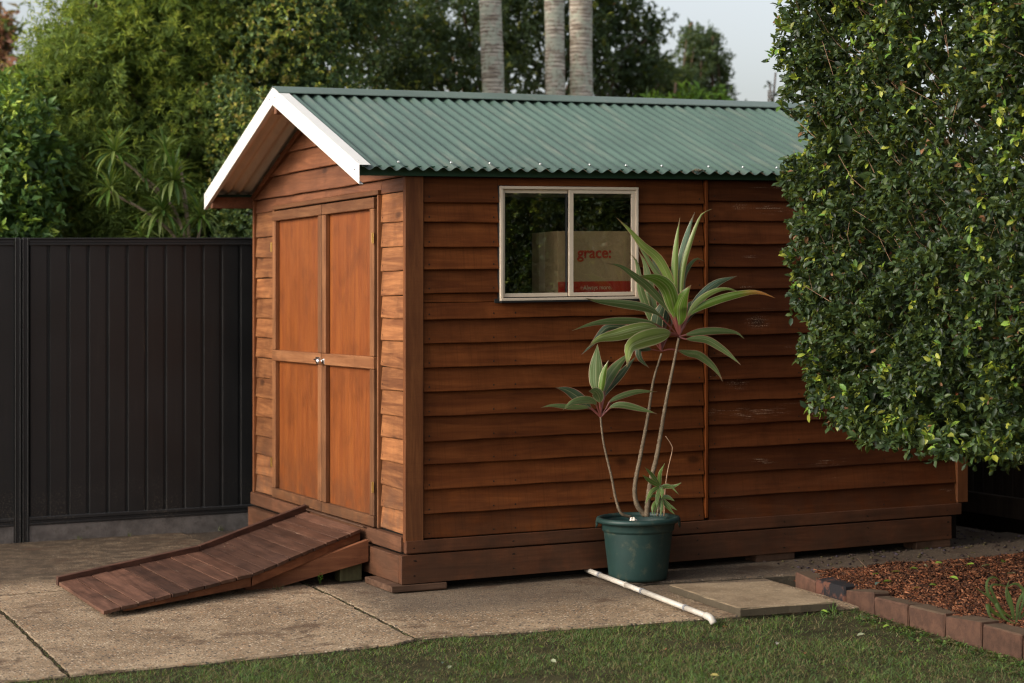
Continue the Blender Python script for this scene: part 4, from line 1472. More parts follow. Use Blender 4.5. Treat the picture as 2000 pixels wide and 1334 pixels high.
# end face (towards the shed)
n = 900
x = rng.uniform(2.0, 3.6, n); z = rng.uniform(1.0, 3.7, n)
P5 = np.stack([x, -0.72 - 0.12 * rng.random(n) - 0.0 * x, z], 1)
addl(st, sprays(P5, unit(np.tile([0, 1.0, 0.2], (n, 1)) + rng.normal(0, 0.35, (n, 3))), 7, 0.055, 0.52, palette(ycol, mcol, 0.15, 46), rich=False))
# stray shoots on the outline
shoots = []
for px, py, dx, dz in ((1556, 505, -0.09, 0.01), (1590, 700, -0.06, 0.02), (1535, 215, -0.05, 0.02), (1605, 790, -0.03, -0.05), (1545, 335, -0.03, 0.0), (1530, 60, -0.05, 0.03), (1700, 850, -0.03, -0.03)):
    p = at(px, py, -1.05 if px < 1800 else -2.5)
    q = p + np.array([dx, -0.01, dz])
    shoots.append(([p + np.array([0.05, 0, 0.01]), p, q], 0.0016, 0.0008))
    t = np.linspace(0, 1, 7)[:, None]
    pts = p * (1 - t) + q * t + rng.normal(0, 0.006, (7, 3))
    addl(st, leaves(pts, np.tile((q - p), (7, 1)) + rng.normal(0, 0.05, (7, 3)), unit(rng.normal(0, 0.5, (7, 3)) + [0, -0.5, 1]), np.full(7, 0.048), np.full(7, 0.024),
                    np.array(ycol)[rng.integers(0, 4, 7)] * 0.8, rich=True))
npmesh('crown', np.vstack(st[0]), np.vstack(st[1]), M['hedgeleaf'], hedge, col=np.vstack(st[2]), kind='stuff', label='glossy oval leaves, lime at the tips')
br = []
for k in range(190):
    y = rng.uniform(-3.3, -0.9); z = rng.uniform(1.45, 3.5)
    x = float(hx(y, z)) + 0.05
    a = np.array([x + 0.45, y + rng.normal(0, 0.12), z - 0.30 - 0.2 * rng.random()])
    b = np.array([x + rng.uniform(0.0, 0.10), y, z])
    c = (a + b) / 2 + rng.normal(0, 0.07, 3)
    br.append(([a, c, b], rng.uniform(0.0015, 0.0045), 0.0010))
br += shoots
v, f = branches(br, 5)
mesh('twigs', v, f, M['twig'], hedge, kind='stuff')
for (x, y) in ((3.45, -1.25), (3.05, -2.6), (3.0, -3.9)):
    v, f = branches([([(x, y, -0.05), (x + 0.03, y - 0.02, 0.7), (x - 0.05, y + 0.05, 1.6), (x, y, 3.0)], 0.055, 0.02),
                     ([(x, y, 0.5), (x - 0.25, y + 0.2, 1.1), (x - 0.6, y + 0.35, 2.0)], 0.028, 0.008),
                     ([(x, y, 0.7), (x - 0.2, y - 0.3, 1.2), (x - 0.65, y - 0.45, 2.2)], 0.026, 0.008)], 8)
    mesh('trunk', v, f, M['branch'], hedge, smooth=True)


# ------------------------------------------------------------------ background trees
def tree(name, label, cat, blobs, leafL, wr, per, young, mature, py_, trunk_xy, dens, mat, seed, spread=0.9, group=None, inner=0.35, trunk_r=0.08, dead=None, p_dead=0.0, spot=1.2, droop=0.15, nrm_bias=(0, 0, 0.2), ztr=None, fold=0.25, lump=0.22):
    """blobs: list of (center(3), radii(3))"""
    bx_ = np.array([b[0] for b in blobs])
    t = empty(name, (trunk_xy[0], trunk_xy[1], -0.1), label=label, cat=cat, group=group)
    st = ([], [], [])
    for bi, (c, r) in enumerate(blobs):
        c, r = np.array(c, float), np.array(r, float)
        area = 4 * math.pi * ((r[0] * r[1]) ** 1.6 + (r[0] * r[2]) ** 1.6 + (r[1] * r[2]) ** 1.6) ** (1 / 1.6) / 3 ** (1 / 1.6)
        n = int(area * dens)
        d = unit(rng.normal(0, 1, (n, 3)))
        # keep mostly the sides that can be seen or lit: drop the hidden back underside
        keep = (d[:, 1] < 0.45) | (rng.random(n) < 0.25)
        d = d[keep]; n = len(d)
        bump_ = 1 + lump * (vnoise(d[:, 0] * 3 + bi * 7 + 20, d[:, 2] * 3 + d[:, 1] * 2 + 20, seed) - 0.5) * 2
        bump_ += lump * 0.6 * (vnoise(d[:, 0] * 8 + bi * 3 + 30, d[:, 2] * 8 + d[:, 1] * 5 + 30, seed + 1) - 0.5) * 2
        dep = rng.random(n) ** 2 * 0.22
        P = c + d * r * (bump_ - dep)[:, None]
        P = P[P[:, 2] > -0.05 + 0.0]
        nn = unit((P - c) / (r ** 2) * r.mean() + np.array(nrm_bias))
        addl(st, sprays(P, nn, per, leafL, wr, palette(young, mature, py_, seed + 5 + bi, dead, p_dead, spot), spread=spread, rich=False, droop=droop, fold=fold))
        # interior
        n2 = int(n * inner * 0.5)
        P = c + unit(rng.normal(0, 1, (n2, 3))) * r * rng.uniform(0.35, 0.80, (n2, 1))
        P = P[P[:, 2] > 0]
        addl(st, sprays(P, unit(rng.normal(0, 1, P.shape)), per, leafL * 1.6, max(wr, 0.35), palette(mature, mature, 0.0, seed + 6), rich=False))
    npmesh('crown', np.vstack(st[0]), np.vstack(st[1]), mat, t, col=np.vstack(st[2]))
    x, y = trunk_xy
    top = max(b[0][2] for b in blobs) + 0.2
    zt = ztr or top
    paths = [([(x, y, -0.15), (x + 0.05, y, zt * 0.35), (x - 0.05, y + 0.05, zt * 0.7), (x, y, zt)], trunk_r, trunk_r * 0.3)]
    for (c, r) in blobs:
        b0 = np.array([x, y, max(0.3, c[2] * 0.45)])
        for k in range(4):
            e = np.array(c) + unit(rng.normal(0, 1, (1, 3)))[0] * np.array(r) * 0.75
            paths.append(([b0, (b0 + e) / 2 + rng.normal(0, 0.12, 3), e], trunk_r * 0.4, 0.008))
    v, f = branches(paths, 7)
    mesh('trunk', v, f, M['branch'], t, smooth=True)
    return t


def B(px, py, y, rx, ry, rz):
    return (at(px, py, y), (rx, ry, rz))


# willowy bottlebrush-like tree, olive lime, behind the steel fence
fy = [(0.40, 0.48, 0.07), (0.34, 0.44, 0.08), (0.46, 0.47, 0.08)]
fm = [(0.180, 0.265, 0.062), (0.220, 0.305, 0.072), (0.130, 0.195, 0.052)]
tree('willow_leaved_tree', 'soft olive-green tree with narrow feathery leaves, above the steel fence', 'tree',
     [B(275, 90, 5.9, 0.78, 0.8, 0.80), B(150, 330, 5.5, 0.42, 0.6, 0.55), B(330, 260, 5.8, 0.60, 0.7, 0.60), B(250, 430, 5.5, 0.75, 0.7, 0.60), B(400, 120, 6.1, 0.55, 0.7, 0.75), B(150, 150, 5.7, 0.45, 0.6, 0.5), B(380, 430, 5.7, 0.5, 0.6, 0.5), B(300, -150, 6.1, 1.0, 0.9, 0.7)],
     0.052, 0.14, 10, fy, fm, 0.36, (at(270, 400, 6.0)[0], 6.0), 520, M['softleaf'], 101, spread=0.75, inner=0.7, droop=0.35, spot=1.6, lump=0.30, dead=(0.22, 0.10, 0.05), p_dead=0.006)
# broad leaved at far left
tree('broad_leaved_tree', 'deep green broad-leaved tree at the far left edge', 'tree',
     [B(10, 330, 5.0, 0.42, 0.5, 0.60), B(-100, 330, 5.3, 0.6, 0.6, 0.6), B(60, 200, 5.8, 0.32, 0.5, 0.26), B(-20, 470, 4.9, 0.55, 0.5, 0.5)],
     0.072, 0.48, 7, [(0.34, 0.50, 0.07), (0.42, 0.50, 0.08)], [(0.085, 0.17, 0.045), (0.12, 0.22, 0.055), (0.060, 0.12, 0.040)], 0.30, (at(-20, 400, 5.3)[0], 5.3), 190, M['leaf'], 131, inner=0.6, droop=0.3)
tree('pink_tipped_tree', 'distant tree with coral-pink new growth against the sky, far left', 'tree',
     [B(8, 62, 11.5, 0.14, 0.2, 0.16), B(14, 40, 11.5, 0.07, 0.1, 0.12), B(-20, 90, 11.5, 0.3, 0.3, 0.2), B(40, 165, 11.3, 0.5, 0.4, 0.25)],
     0.10, 0.35, 7, [(0.42, 0.17, 0.12), (0.48, 0.24, 0.17)], [(0.40, 0.18, 0.12), (0.10, 0.14, 0.05)], 0.8, (at(0, 100, 11.5)[0], 11.5), 110, M['softleaf'], 141, inner=0.5)
# lilly pilly with small round leaves
ly = [(0.40, 0.40, 0.07), (0.28, 0.36, 0.06), (0.44, 0.36, 0.10)]
lm = [(0.150, 0.225, 0.080), (0.105, 0.175, 0.070), (0.200, 0.260, 0.090), (0.070, 0.125, 0.058)]
tree('round_leaved_tree', 'dense small-leaved evergreen with yellowish tips, rising behind the gable', 'tree',
     [B(520, 60, 5.6, 0.60, 0.7, 0.65), B(455, 260, 5.2, 0.28, 0.5, 0.45), B(480, 430, 5.0, 0.38, 0.5, 0.45), B(600, 220, 5.6, 0.6, 0.6, 0.6), B(640, -20, 6.0, 0.7, 0.7, 0.6), B(560, -160, 6.0, 0.9, 0.8, 0.6)],
     0.037, 0.60, 8, ly, lm, 0.34, (at(560, 300, 5.8)[0], 5.8), 460, M['leaf'], 151, inner=0.7, lump=0.30, spot=1.8, dead=(0.30, 0.10, 0.06), p_dead=0.006)
# dark big tree
dm = [(0.060, 0.100, 0.045), (0.044, 0.074, 0.038), (0.080, 0.125, 0.052)]
tree('dark_evergreen_tree', 'large dark evergreen tree filling the space behind the palm trunks', 'tree',
     [B(740, 90, 7.2, 0.60, 0.7, 0.70), B(900, 40, 7.6, 0.9, 0.8, 0.7), B(860, 180, 7.0, 0.7, 0.6, 0.45), B(1050, 80, 8.0, 0.8, 0.8, 0.75), B(1200, 110, 8.2, 0.55, 0.6, 0.55), B(1170, -20, 8.2, 0.50, 0.6, 0.5), B(960, -150, 8.0, 1.5, 1.0, 0.7), B(1240, 160, 8.2, 0.35, 0.5, 0.35), B(1262, 60, 8.2, 0.16, 0.3, 0.2), B(1285, 155, 8.6, 0.22, 0.35, 0.24)],
     0.055, 0.45, 7, [(0.22, 0.28, 0.05), (0.30, 0.30, 0.06)], dm, 0.14, (at(1000, 200, 8.3)[0], 8.3), 150, M['leaf'], 161, inner=0.75, lump=0.30, spot=1.5, dead=(0.25, 0.09, 0.04), p_dead=0.003)
tree('open_crowned_tree', 'dark tree with a ragged open crown against the sky, left of the hedge', 'tree',
     [B(1365, 120, 9.3, 0.28, 0.35, 0.24), B(1330, 170, 9.2, 0.35, 0.35, 0.22), B(1395, 160, 9.4, 0.18, 0.3, 0.26), B(1350, 75, 9.3, 0.10, 0.2, 0.14), B(1385, 80, 9.4, 0.10, 0.2, 0.16), B(1300, 195, 9.2, 0.4, 0.4, 0.22), B(1350, 230, 9.3, 0.5, 0.4, 0.25)],
     0.060, 0.32, 7, [(0.10, 0.15, 0.04)], dm, 0.06, (at(1350, 250, 9.4)[0], 9.4), 330, M['leaf'], 171, inner=0.4, lump=0.40)
tree('lime_shrub', 'bright lime-green shrub tips showing just above the roof ridge', 'shrub',
     [B(1275, 215, 6.6, 0.16, 0.25, 0.16), B(1345, 205, 6.6, 0.22, 0.25, 0.17), B(1400, 205, 6.6, 0.10, 0.2, 0.16), B(1310, 235, 6.6, 0.5, 0.35, 0.2)],
     0.075, 0.42, 7, [(0.20, 0.34, 0.03), (0.15, 0.28, 0.03)], [(0.09, 0.19, 0.025), (0.12, 0.23, 0.03)], 0.6, (at(1320, 260, 6.6)[0], 6.6), 150, M['leaf'], 181, inner=0.4, trunk_r=0.04)
tree('thin_shrub', 'sparse shrub sprigs against the sky beside the hedge', 'shrub',
     [B(1520, 205, 7.0, 0.13, 0.15, 0.14), B(1503, 180, 7.0, 0.02, 0.04, 0.13), B(1512, 235, 7.0, 0.25, 0.2, 0.13)],
     0.045, 0.45, 5, [(0.10, 0.14, 0.06)], [(0.05, 0.09, 0.05), (0.12, 0.12, 0.14)], 0.2, (at(1515, 260, 7.0)[0], 7.0), 130, M['leaf'], 191, inner=0.3, trunk_r=0.03)
tree('broad_leaved_tree', 'leafy tree standing beyond the left end of the steel fence', 'tree',
     [B(-290, 310, 7.6, 0.95, 0.8, 0.85), B(-560, 330, 7.8, 0.9, 0.8, 0.8)],
     0.11, 0.45, 6, [(0.15, 0.25, 0.035)], [(0.04, 0.085, 0.028), (0.055, 0.11, 0.03)], 0.3, (at(-520, 400, 7.8)[0], 7.8), 60, M['softleaf'], 201, inner=0.5)

# palms
for i, (xl0, xr0, xl1, xr1, lab) in enumerate(((937, 978, 943, 985, 'thickest pale palm trunk, leftmost of the three behind the roof'),
                                                (1065, 1100, 1066, 1103, 'closely ringed slimmer palm trunk, middle of the three behind the roof'),
                                                (1114, 1155, 1115, 1156, 'lichen-blotched palm trunk, rightmost of the three behind the roof'))):
    yp = 6.2 + 0.25 * i
    top = at((xl0 + xr0) / 2, 0, yp); bot = at((xl1 + xr1) / 2, 190, yp)
    r0 = (at(xr0, 0, yp)[0] - at(xl0, 0, yp)[0]) / 2 * 0.93
    slope = (top - bot) / (top[2] - bot[2])
    Z = np.arange(-0.1, 6.6, 0.009)
    pal = empty('palm', tuple(bot + slope * (-0.1 - bot[2])), label=lab, cat='palm', group='palm trunks behind the shed roof')
    c = bot + slope * (Z - bot[2])[:, None]
    ringp = (0.036, 0.027, 0.040)[i]
    ph = (Z / ringp + 0.25 * np.sin(Z * 5))
    rr = r0 * (1.02 - 0.012 * (Z - 3.5)) * (1 + (0.045, 0.055, 0.024)[i] * np.abs(np.sin(math.pi * ph)) ** 0.5 + 0.015 * np.sin(Z * 9 + i))
    c[:, 2] = Z
    v, f = tube(c, rr, 22)
    mesh('trunk', v, f, M['palm'], pal, smooth=True)
    # leaf bases and fronds above the frame
    tp = c[-1]
    v, f = tube([tp, tp + [0, 0, 0.35], tp + [0, 0, 0.7]], [r0 * 1.0, r0 * 0.9, r0 * 0.3], 12)
    mesh('crownshaft', v, f, M['greenfas'], pal, smooth=True)
    Vv, Ff, Cc = ([], [], [])
    for k in range(9):
        a = k * 2 * math.pi / 9 + i
        t = np.linspace(0, 1, 26)
        pth = tp + np.array([0, 0, 0.6]) + np.stack([np.cos(a) * 1.7 * t, np.sin(a) * 1.7 * t, 0.9 * t - 1.6 * t * t], 1)
        for sgn in (-1, 1):
            D = np.stack([-np.sin(a) * sgn + 0.5 * np.cos(a) + 0 * t, np.cos(a) * sgn + 0.5 * np.sin(a) + 0 * t, -0.45 + 0 * t], 1)
            addl((Vv, Ff, Cc), leaves(pth, D, np.tile([0, 0, 1.0], (26, 1)), 0.55 * (1 - 0.6 * t), np.full(26, 0.035), np.tile([0.05, 0.11, 0.03], (26, 1)), rich=False, droop=0.4))
    npmesh('fronds', np.vstack(Vv), np.vstack(Ff), M['softleaf'], pal, col=np.vstack(Cc))

# spiky dracaena canes behind the fence
dra = empty('dragon_tree', tuple(at(340, 460, 4.3) * [1, 1, 0] + [0, 0, -0.1]), label='spiky dragon tree with several leaf rosettes on bent canes, above the fence', cat='tree')
rg = at(335, 520, 4.3)
ros = [(225, 297, 1.05), (323, 300, 0.95), (339, 352, 1.15), (214, 370, 0.95), (318, 414, 1.15), (392, 423, 1.0), (283, 347, 0.6), (277, 462, 0.8), (352, 470, 0.6)]
lp = None


def straplike(Ln, Wd, bend, n=7):
    V, F, uvs = [], [], []
    for i in range(n + 1):
        t = i / n
        wv = Wd * (0.55 + 0.9 * t) * (1 - t ** 3) if t < 0.5 else Wd * (1 - ((t - 0.5) / 0.5) ** 2) + 0.0004
        x = Ln * t * (1 - 0.15 * bend * t)
        z = Ln * (0.25 * t - bend * 0.55 * t * t)
        V += [(x, -wv / 2, z + wv * 0.18), (x, 0, z), (x, wv / 2, z + wv * 0.18)]
        if i < n:
            a = 3 * i
            F += [[a, a + 3, a + 4, a + 1], [a + 1, a + 4, a + 5, a + 2]]
    return V, F


strap_meshes = []
for b, colr in ((0.3, (0.060, 0.125, 0.022)), (0.7, (0.045, 0.095, 0.022)), (1.1, (0.17, 0.22, 0.06)), (0.6, (0.085, 0.155, 0.028))):
    V, F = straplike(0.25, 0.026, b)
    me = bpy.data.meshes.new('strap_leaf'); me.from_pydata(V, [], F)
    ca = me.color_attributes.new('tint', 'FLOAT_COLOR', 'POINT')
    ca.data.foreach_set('color', np.tile([*colr, 1.0], len(V)).astype(np.float32))
    me.materials.append(M['leaf']); me.update(); strap_meshes.append(me)
for ri, (px, py, sc) in enumerate(ros):
    yy = 4.25 + 0.05 * math.sin(ri * 2.0)
    c = at(px, py, yy); cw = Vector(sh([c])[0])
    rs = empty('leaf_rosette', tuple(c), parent=dra)
    nl = int(42 * sc)
    for k in range(nl):
        az = k * 2.39996 + ri
        elv = math.radians(74 - 125 * (k / nl))
        o = bpy.data.objects.new('leaf', strap_meshes[(k + ri) % 4 if k % 7 else 2])
        COL.objects.link(o); o.parent = rs
        o.rotation_euler = (0, -elv, az)
        s_ = sc * random.uniform(0.8, 1.1)
        o.scale = (s_, s_, s_)
for pts in ([(228, 302), (243, 318), (262, 330), (276, 346), (300, 372), (335, 400), (362, 470), (368, 560)], [(326, 305), (348, 322), (356, 345), (360, 372), (366, 420), (370, 470), (370, 560)],
            [(216, 374), (238, 388), (262, 400), (300, 425), (345, 470), (360, 560)], [(322, 418), (345, 432), (358, 452), (366, 500), (368, 560)], [(342, 356), (352, 372), (362, 410), (370, 470)],
            [(392, 428), (388, 460), (375, 520)], [(285, 350), (300, 362), (318, 380)], [(277, 466), (300, 500), (345, 560)], [(352, 474), (362, 520)]):
    P = np.array([at(a, b, 4.34) for a, b in pts])
    v, f = tube(spline(P, 20), np.linspace(0.009, 0.013, 20), 8)
    mesh('cane', v, f, M['cane2'], dra, smooth=True)

# ------------------------------------------------------------------ potted cordyline
PC = (1.252, -0.272, -0.045)
pot = empty('plant_pot', PC, label='large dark green plastic tub with flared rim beside the shed wall', cat='plant pot')
R0 = 0.165
prof_out = [(0.0, 0.001), (0.150, 0.001), (0.158, 0.006), (0.162, 0.02), (0.178, 0.16), (0.190, 0.262), (0.1905, 0.268), (0.198, 0.271), (0.200, 0.280), (0.203, 0.312), (0.208, 0.318)]
v, f = lathe(prof_out + [(0.203, 0.322), (0.196, 0.320), (0.190, 0.270), (0.17, 0.10)], PC, 56)
mesh('tub', v, f, M['pot'], pot, smooth=True)
v, f = lathe([(0.203, 0.3165), (0.226, 0.316), (0.2325, 0.322), (0.2335, 0.332), (0.228, 0.342), (0.214, 0.345), (0.203, 0.341), (0.200, 0.330), (0.203, 0.3165)], PC, 56)
mesh('rim', v, f, M['pot'], pot, smooth=True)
for a0 in (-0.50, 2.64):
    V, F = [], []
    n = 9
    for i in range(n):
        a = a0 + (i - 4) / 4 * 0.28
        for r_, z_ in ((0.2285, 0.325), (0.2345, 0.323), (0.2345, 0.284), (0.2285, 0.284)):
            dz = 0.02 * abs((i - 4) / 4) ** 3 if z_ < 0.3 else 0
            V.append((PC[0] + r_ * math.cos(a), PC[1] + r_ * math.sin(a), PC[2] + z_ + dz))
    for i in range(n - 1):
        for j in range(4): F.append([i * 4 + j, i * 4 + (j + 1) % 4, (i + 1) * 4 + (j + 1) % 4, (i + 1) * 4 + j])
    F += [[0, 1, 2, 3], [(n - 1) * 4 + j for j in range(4)]]
    o = mesh('grip', V, F, M['pot'], pot); fixn(o)
v, f = lathe([(0.0, 0.300), (0.08, 0.303), (0.15, 0.298), (0.195, 0.296)], PC, 40)
mesh('potting_soil', v, f, M['soil'], pot, smooth=True)

cor = empty('cordyline', (PC[0], PC[1], PC[2] + 0.30), label='striped cordyline with pink leaf stalks on thin canes growing in the green tub', cat='potted plant')


def cane(pts, r0, r1, n=110, mat='cane', name='cane'):
    P = np.array([at(*p) for p in pts])
    q = spline(P, n)
    rr = np.linspace(r0, r1, n) * (1 + 0.10 * np.abs(np.sin(np.arange(n) * 0.9)) + 0.04 * rng.normal(0, 1, n))
    v, f = tube(q, rr, 10)
    return mesh(name, v, f, M[mat], cor, smooth=True)


YB = -0.29
cane([(1263, 1009, YB), (1266, 975, YB), (1272, 935, YB), (1284, 885, YB), (1300, 790, YB - .02), (1315, 715, YB - .03), (1326, 660, YB - .04)], 0.0150, 0.0062)
cane([(1260, 1007, YB + .02), (1244, 985, YB + .03), (1240, 950, YB + .04), (1252, 885, YB + .06), (1266, 810, YB + .08), (1276, 745, YB + .09), (1292, 690, YB + .10)], 0.0135, 0.0052)
cane([(1232, 1010, YB - .01), (1213, 1002, YB - .01), (1203, 975, YB), (1194, 930, YB), (1179, 865, YB), (1173, 815, YB)], 0.0080, 0.0048)
cane([(1297, 1008, YB - .02), (1299, 960, YB - .02), (1304, 920, YB - .02), (1313, 880, YB - .02), (1311, 868, YB - .02), (1300, 852, YB - .02)], 0.0035, 0.002, 24, 'twig', 'dead_stem')
cane([(1284, 1008, YB - .05), (1287, 980, YB - .06), (1289, 948, YB - .06)], 0.006, 0.004, 10)

GR = {'g': (0.098, 0.145, 0.045), 'b': (0.085, 0.140, 0.080), 'l': (0.21, 0.27, 0.065), 'd': (0.050, 0.080, 0.038), 'y': (0.11, 0.19, 0.020), 'p': (0.15, 0.215, 0.040), 'q': (0.085, 0.15, 0.028)}


def cleaf(pts, wpx, tone='g', pet=0.28, tip=None, fold=0.22, roll=0.0, label=None):
    """pts: [(px,py,ydepth)] from node to tip"""
    P = np.array([at(*p) for p in pts])
    n = 22
    q = spline(P, n)
    T = np.gradient(q, axis=0); T = unit(T)
    view = unit(q - np.array([CX, CY, CZ]))
    Sd = unit(np.cross(T, view))
    Nn = unit(np.cross(Sd, T))
    ca, sa = math.cos(roll), math.sin(roll)
    Sd, Nn = Sd * ca + Nn * sa, Nn * ca - Sd * sa
    half = wpx / 2 * 10.25 / FPX * 0.95
    t = np.linspace(0, 1, n)
    wv = np.where(t < pet, 0.13 + 0.10 * (t / max(pet, 1e-3)), 0)
    u = np.clip((t - pet) / (1 - pet), 0, 1)
    blade = np.sin(np.pi * np.clip(u, 0, 1) ** 0.72) ** 1.05
    wv = np.maximum(np.where(t < pet, wv, 0), np.where(t >= pet, np.maximum(0.23 * (1 - u * 3), 0) + blade, 0)) * half
    wv = np.clip(wv, 0.0006, half)
    V, UV = [], []
    rip = 0.05 * half
    ph = rng.random() * 6
    for i in range(n):
        for j, s in enumerate((-1, -0.5, 0, 0.5, 1)):
            up = abs(s) * fold * wv[i] + rip * math.sin(i * 1.3 + ph + j * 1.7) * (abs(s) > 0.9)
            V.append(q[i] + Sd[i] * s * wv[i] + Nn[i] * up)
            UV.append((0.5 + s / 2, t[i]))
    V = np.array(V); UV = np.array(UV)
    UV[:, 1] = np.where(UV[:, 1] < pet, UV[:, 1] / max(pet, 1e-3) * 0.28, 0.36 + (UV[:, 1] - pet) / (1 - pet) * 0.6) if pet > 0.02 else 0.4 + UV[:, 1] * 0.55
    F = np.array([[i * 5 + j, i * 5 + j + 1, (i + 1) * 5 + j + 1, (i + 1) * 5 + j] for i in range(n - 1) for j in range(4)])
    C = np.tile(np.array(GR[tone]) * rng.uniform(0.85, 1.15), (len(V), 1))
    if tip is None and pet > 0.05:
        k = (np.clip((np.repeat(t, 5) - rng.uniform(0.88, 0.95)) / 0.04, 0, 1) * 0.8)[:, None]
        C = C * (1 - k) + np.array([0.16, 0.085, 0.04]) * k
    if tip is not None:
        k = np.clip((np.repeat(t, 5) - 0.66) / 0.2, 0, 1)[:, None]
        C = C * (1 - k) + np.array(tip) * k
    return npmesh('leaf', V, F, M['cordy'], cor, col=C, uv=UV, smooth=True, org=tuple(P[0]), **({'label': label} if label else {}))


def LF(node, pts, w, tone, y0, y1, **k):
    n = len(pts)
    full = [(node[0], node[1], y0)] + [(p[0], p[1], y0 + (y1 - y0) * ((i + 1) / n)) for i, p in enumerate(pts)]
    cleaf(full, w, tone, **k)


N2 = (1292, 686); y2 = YB + 0.10
LF(N2, [(1284, 640), (1272, 590), (1266, 548), (1259, 515), (1247, 490)], 24, 'g', y2, y2 + .05, roll=.3)
LF(N2, [(1276, 640), (1262, 598), (1251, 565), (1246, 525), (1241, 507), (1230, 495)], 17, 'g', y2, y2 + .02)
LF(N2, [(1296, 620), (1298, 570), (1290, 535), (1270, 500)], 27, 'b', y2, y2 + .08, roll=-.3)
LF(N2, [(1283, 650), (1284, 620), (1294, 595), (1299, 572)], 27, 'd', y2, y2 - .06, pet=.18)
LF(N2, [(1265, 655), (1220, 640), (1185, 640), (1157, 672), (1135, 693)], 17, 'd', y2, y2 + .04, pet=.3)
LF(N2, [(1268, 682), (1248, 682), (1250, 700), (1268, 719)], 15, 'd', y2, y2 - .02, pet=.25)
LF(N2, [(1312, 682), (1345, 690), (1365, 694), (1390, 713), (1405, 732), (1411, 745)], 18, 'g', y2, y2 - .05, pet=.26)
LF(N2, [(1310, 640), (1318, 600), (1330, 560), (1335, 520)], 18, 'b', y2, y2 + .06, pet=.35)
LF(N2, [(1300, 640), (1303, 600), (1310, 560), (1312, 520)], 16, 'd', y2, y2 + .07, pet=.3)
MN = (1326, 657); ym = YB - 0.04
LF(MN, [(1318, 600), (1310, 556), (1287, 508), (1256, 480), (1229, 449), (1204, 425)], 21, 'p', ym, ym + .02, pet=.22, roll=.2)
LF(MN, [(1314, 605), (1300, 560), (1275, 522), (1250, 482), (1228, 452)], 12, 'g', ym, ym + .05, pet=.22)
LF(MN, [(1321, 610), (1317, 557), (1318, 510), (1322, 465), (1328, 425)], 16, 'p', ym, ym - .01, pet=.25, fold=.4)
LF(MN, [(1326, 610), (1326, 557), (1332, 505), (1343, 455), (1357, 414)], 21, 'b', ym, ym + .03, pet=.25)
LF(MN, [(1331, 610), (1330, 557), (1336, 512), (1349, 470), (1362, 435), (1372, 417), (1391, 408)], 13, 'l', ym, ym - .03, pet=.22, fold=.5)
LF(MN, [(1332, 600), (1334, 545), (1347, 518), (1362, 505), (1376, 511)], 13, 'g', ym, ym + .03, pet=.35)
LF(MN, [(1317, 610), (1313, 590), (1303, 562), (1281, 545), (1246, 539)], 34, 'y', ym, ym - .13, pet=.22, label='broad lit leaf pointing left')
LF(MN, [(1327, 620), (1327, 600), (1335, 578), (1350, 556)], 36, 'y', ym, ym - .12, pet=.20, label='short torn leaf')
LF(MN, [(1305, 605), (1287, 583), (1262, 557), (1240, 540), (1212, 520), (1183, 514)], 18, 'g', ym, ym - .05, pet=.22)
LF(MN, [(1303, 632), (1283, 612), (1256, 600), (1211, 593), (1166, 588), (1143, 582)], 19, 'g', ym, ym - .08, pet=.28)
LF(MN, [(1300, 645), (1277, 632), (1240, 627), (1195, 627), (1155, 633), (1117, 646)], 16, 'g', ym, ym - .09, pet=.26)
LF(MN, [(1300, 650), (1275, 640), (1247, 643), (1205, 654), (1170, 662), (1146, 680)], 29, 'l', ym, ym - .17, pet=.26, label='pale green leaf reaching left')
LF(MN, [(1310, 652), (1290, 655), (1258, 663), (1233, 675), (1227, 695), (1225, 717)], 38, 'l', ym, ym - .20, pet=.16, roll=.15, label='broad pale leaf bending down')
LF(MN, [(1340, 654), (1370, 648), (1405, 646), (1438, 650), (1454, 662)], 17, 'g', ym, ym - .06, pet=.12)
LF(MN, [(1338, 662), (1377, 663), (1407, 679), (1430, 697), (1447, 713)], 17, 'g', ym, ym - .10, pet=.14)
LF(MN, [(1338, 630), (1350, 608), (1370, 580), (1400, 553), (1440, 539)], 22, 'b', ym, ym + .02, pet=.25)
LF(MN, [(1338, 632), (1352, 610), (1378, 595), (1420, 580), (1465, 571), (1490, 573), (1514, 582)], 18, 'y', ym, ym - .07, pet=.2, tip=(0.42, 0.16, 0.02), label='leaf with an orange withered tip')
LF(MN, [(1342, 620), (1362, 590), (1392, 570), (1420, 564), (1444, 570)], 13, 'p', ym, ym - .06, pet=.25)
LF(MN, [(1335, 620), (1350, 597), (1376, 584)], 19, 'g', ym, ym + .03, pet=.35)
LF(MN, [(1336, 640), (1350, 612), (1372, 600), (1392, 586)], 14, 'd', ym, ym + .05, pet=.3)
LF(MN, [(1316, 625), (1309, 600), (1303, 560), (1292, 520)], 18, 'b', ym, ym + .06, pet=.4)
N3 = (1173, 815); y3 = YB
LF(N3, [(1172, 780), (1165, 755), (1164, 715), (1167, 672)], 31, 'g', y3, y3 + .01, pet=.36, fold=.12)
LF(N3, [(1174, 780), (1175, 755), (1180, 725), (1189, 703)], 15, 'y', y3, y3 - .03, pet=.42, fold=.4)
LF(N3, [(1178, 780), (1184, 748), (1202, 718), (1232, 687)], 25, 'g', y3, y3 + .03, pet=.34)
LF(N3, [(1178, 785), (1187, 760), (1215, 728), (1243, 695)], 17, 'd', y3, y3 + .05, pet=.30)
LF(N3, [(1172, 790), (1170, 776), (1163, 765), (1150, 764)], 24, 'g', y3, y3 - .07, pet=.40)
LF(N3, [(1160, 802), (1147, 792), (1128, 775), (1107, 762), (1085, 757)], 24, 'd', y3, y3 + .03, pet=.26)
LF(N3, [(1160, 803), (1149, 796), (1117, 795), (1080, 792), (1056, 796)], 12, 'g', y3, y3 + .01, pet=.25)
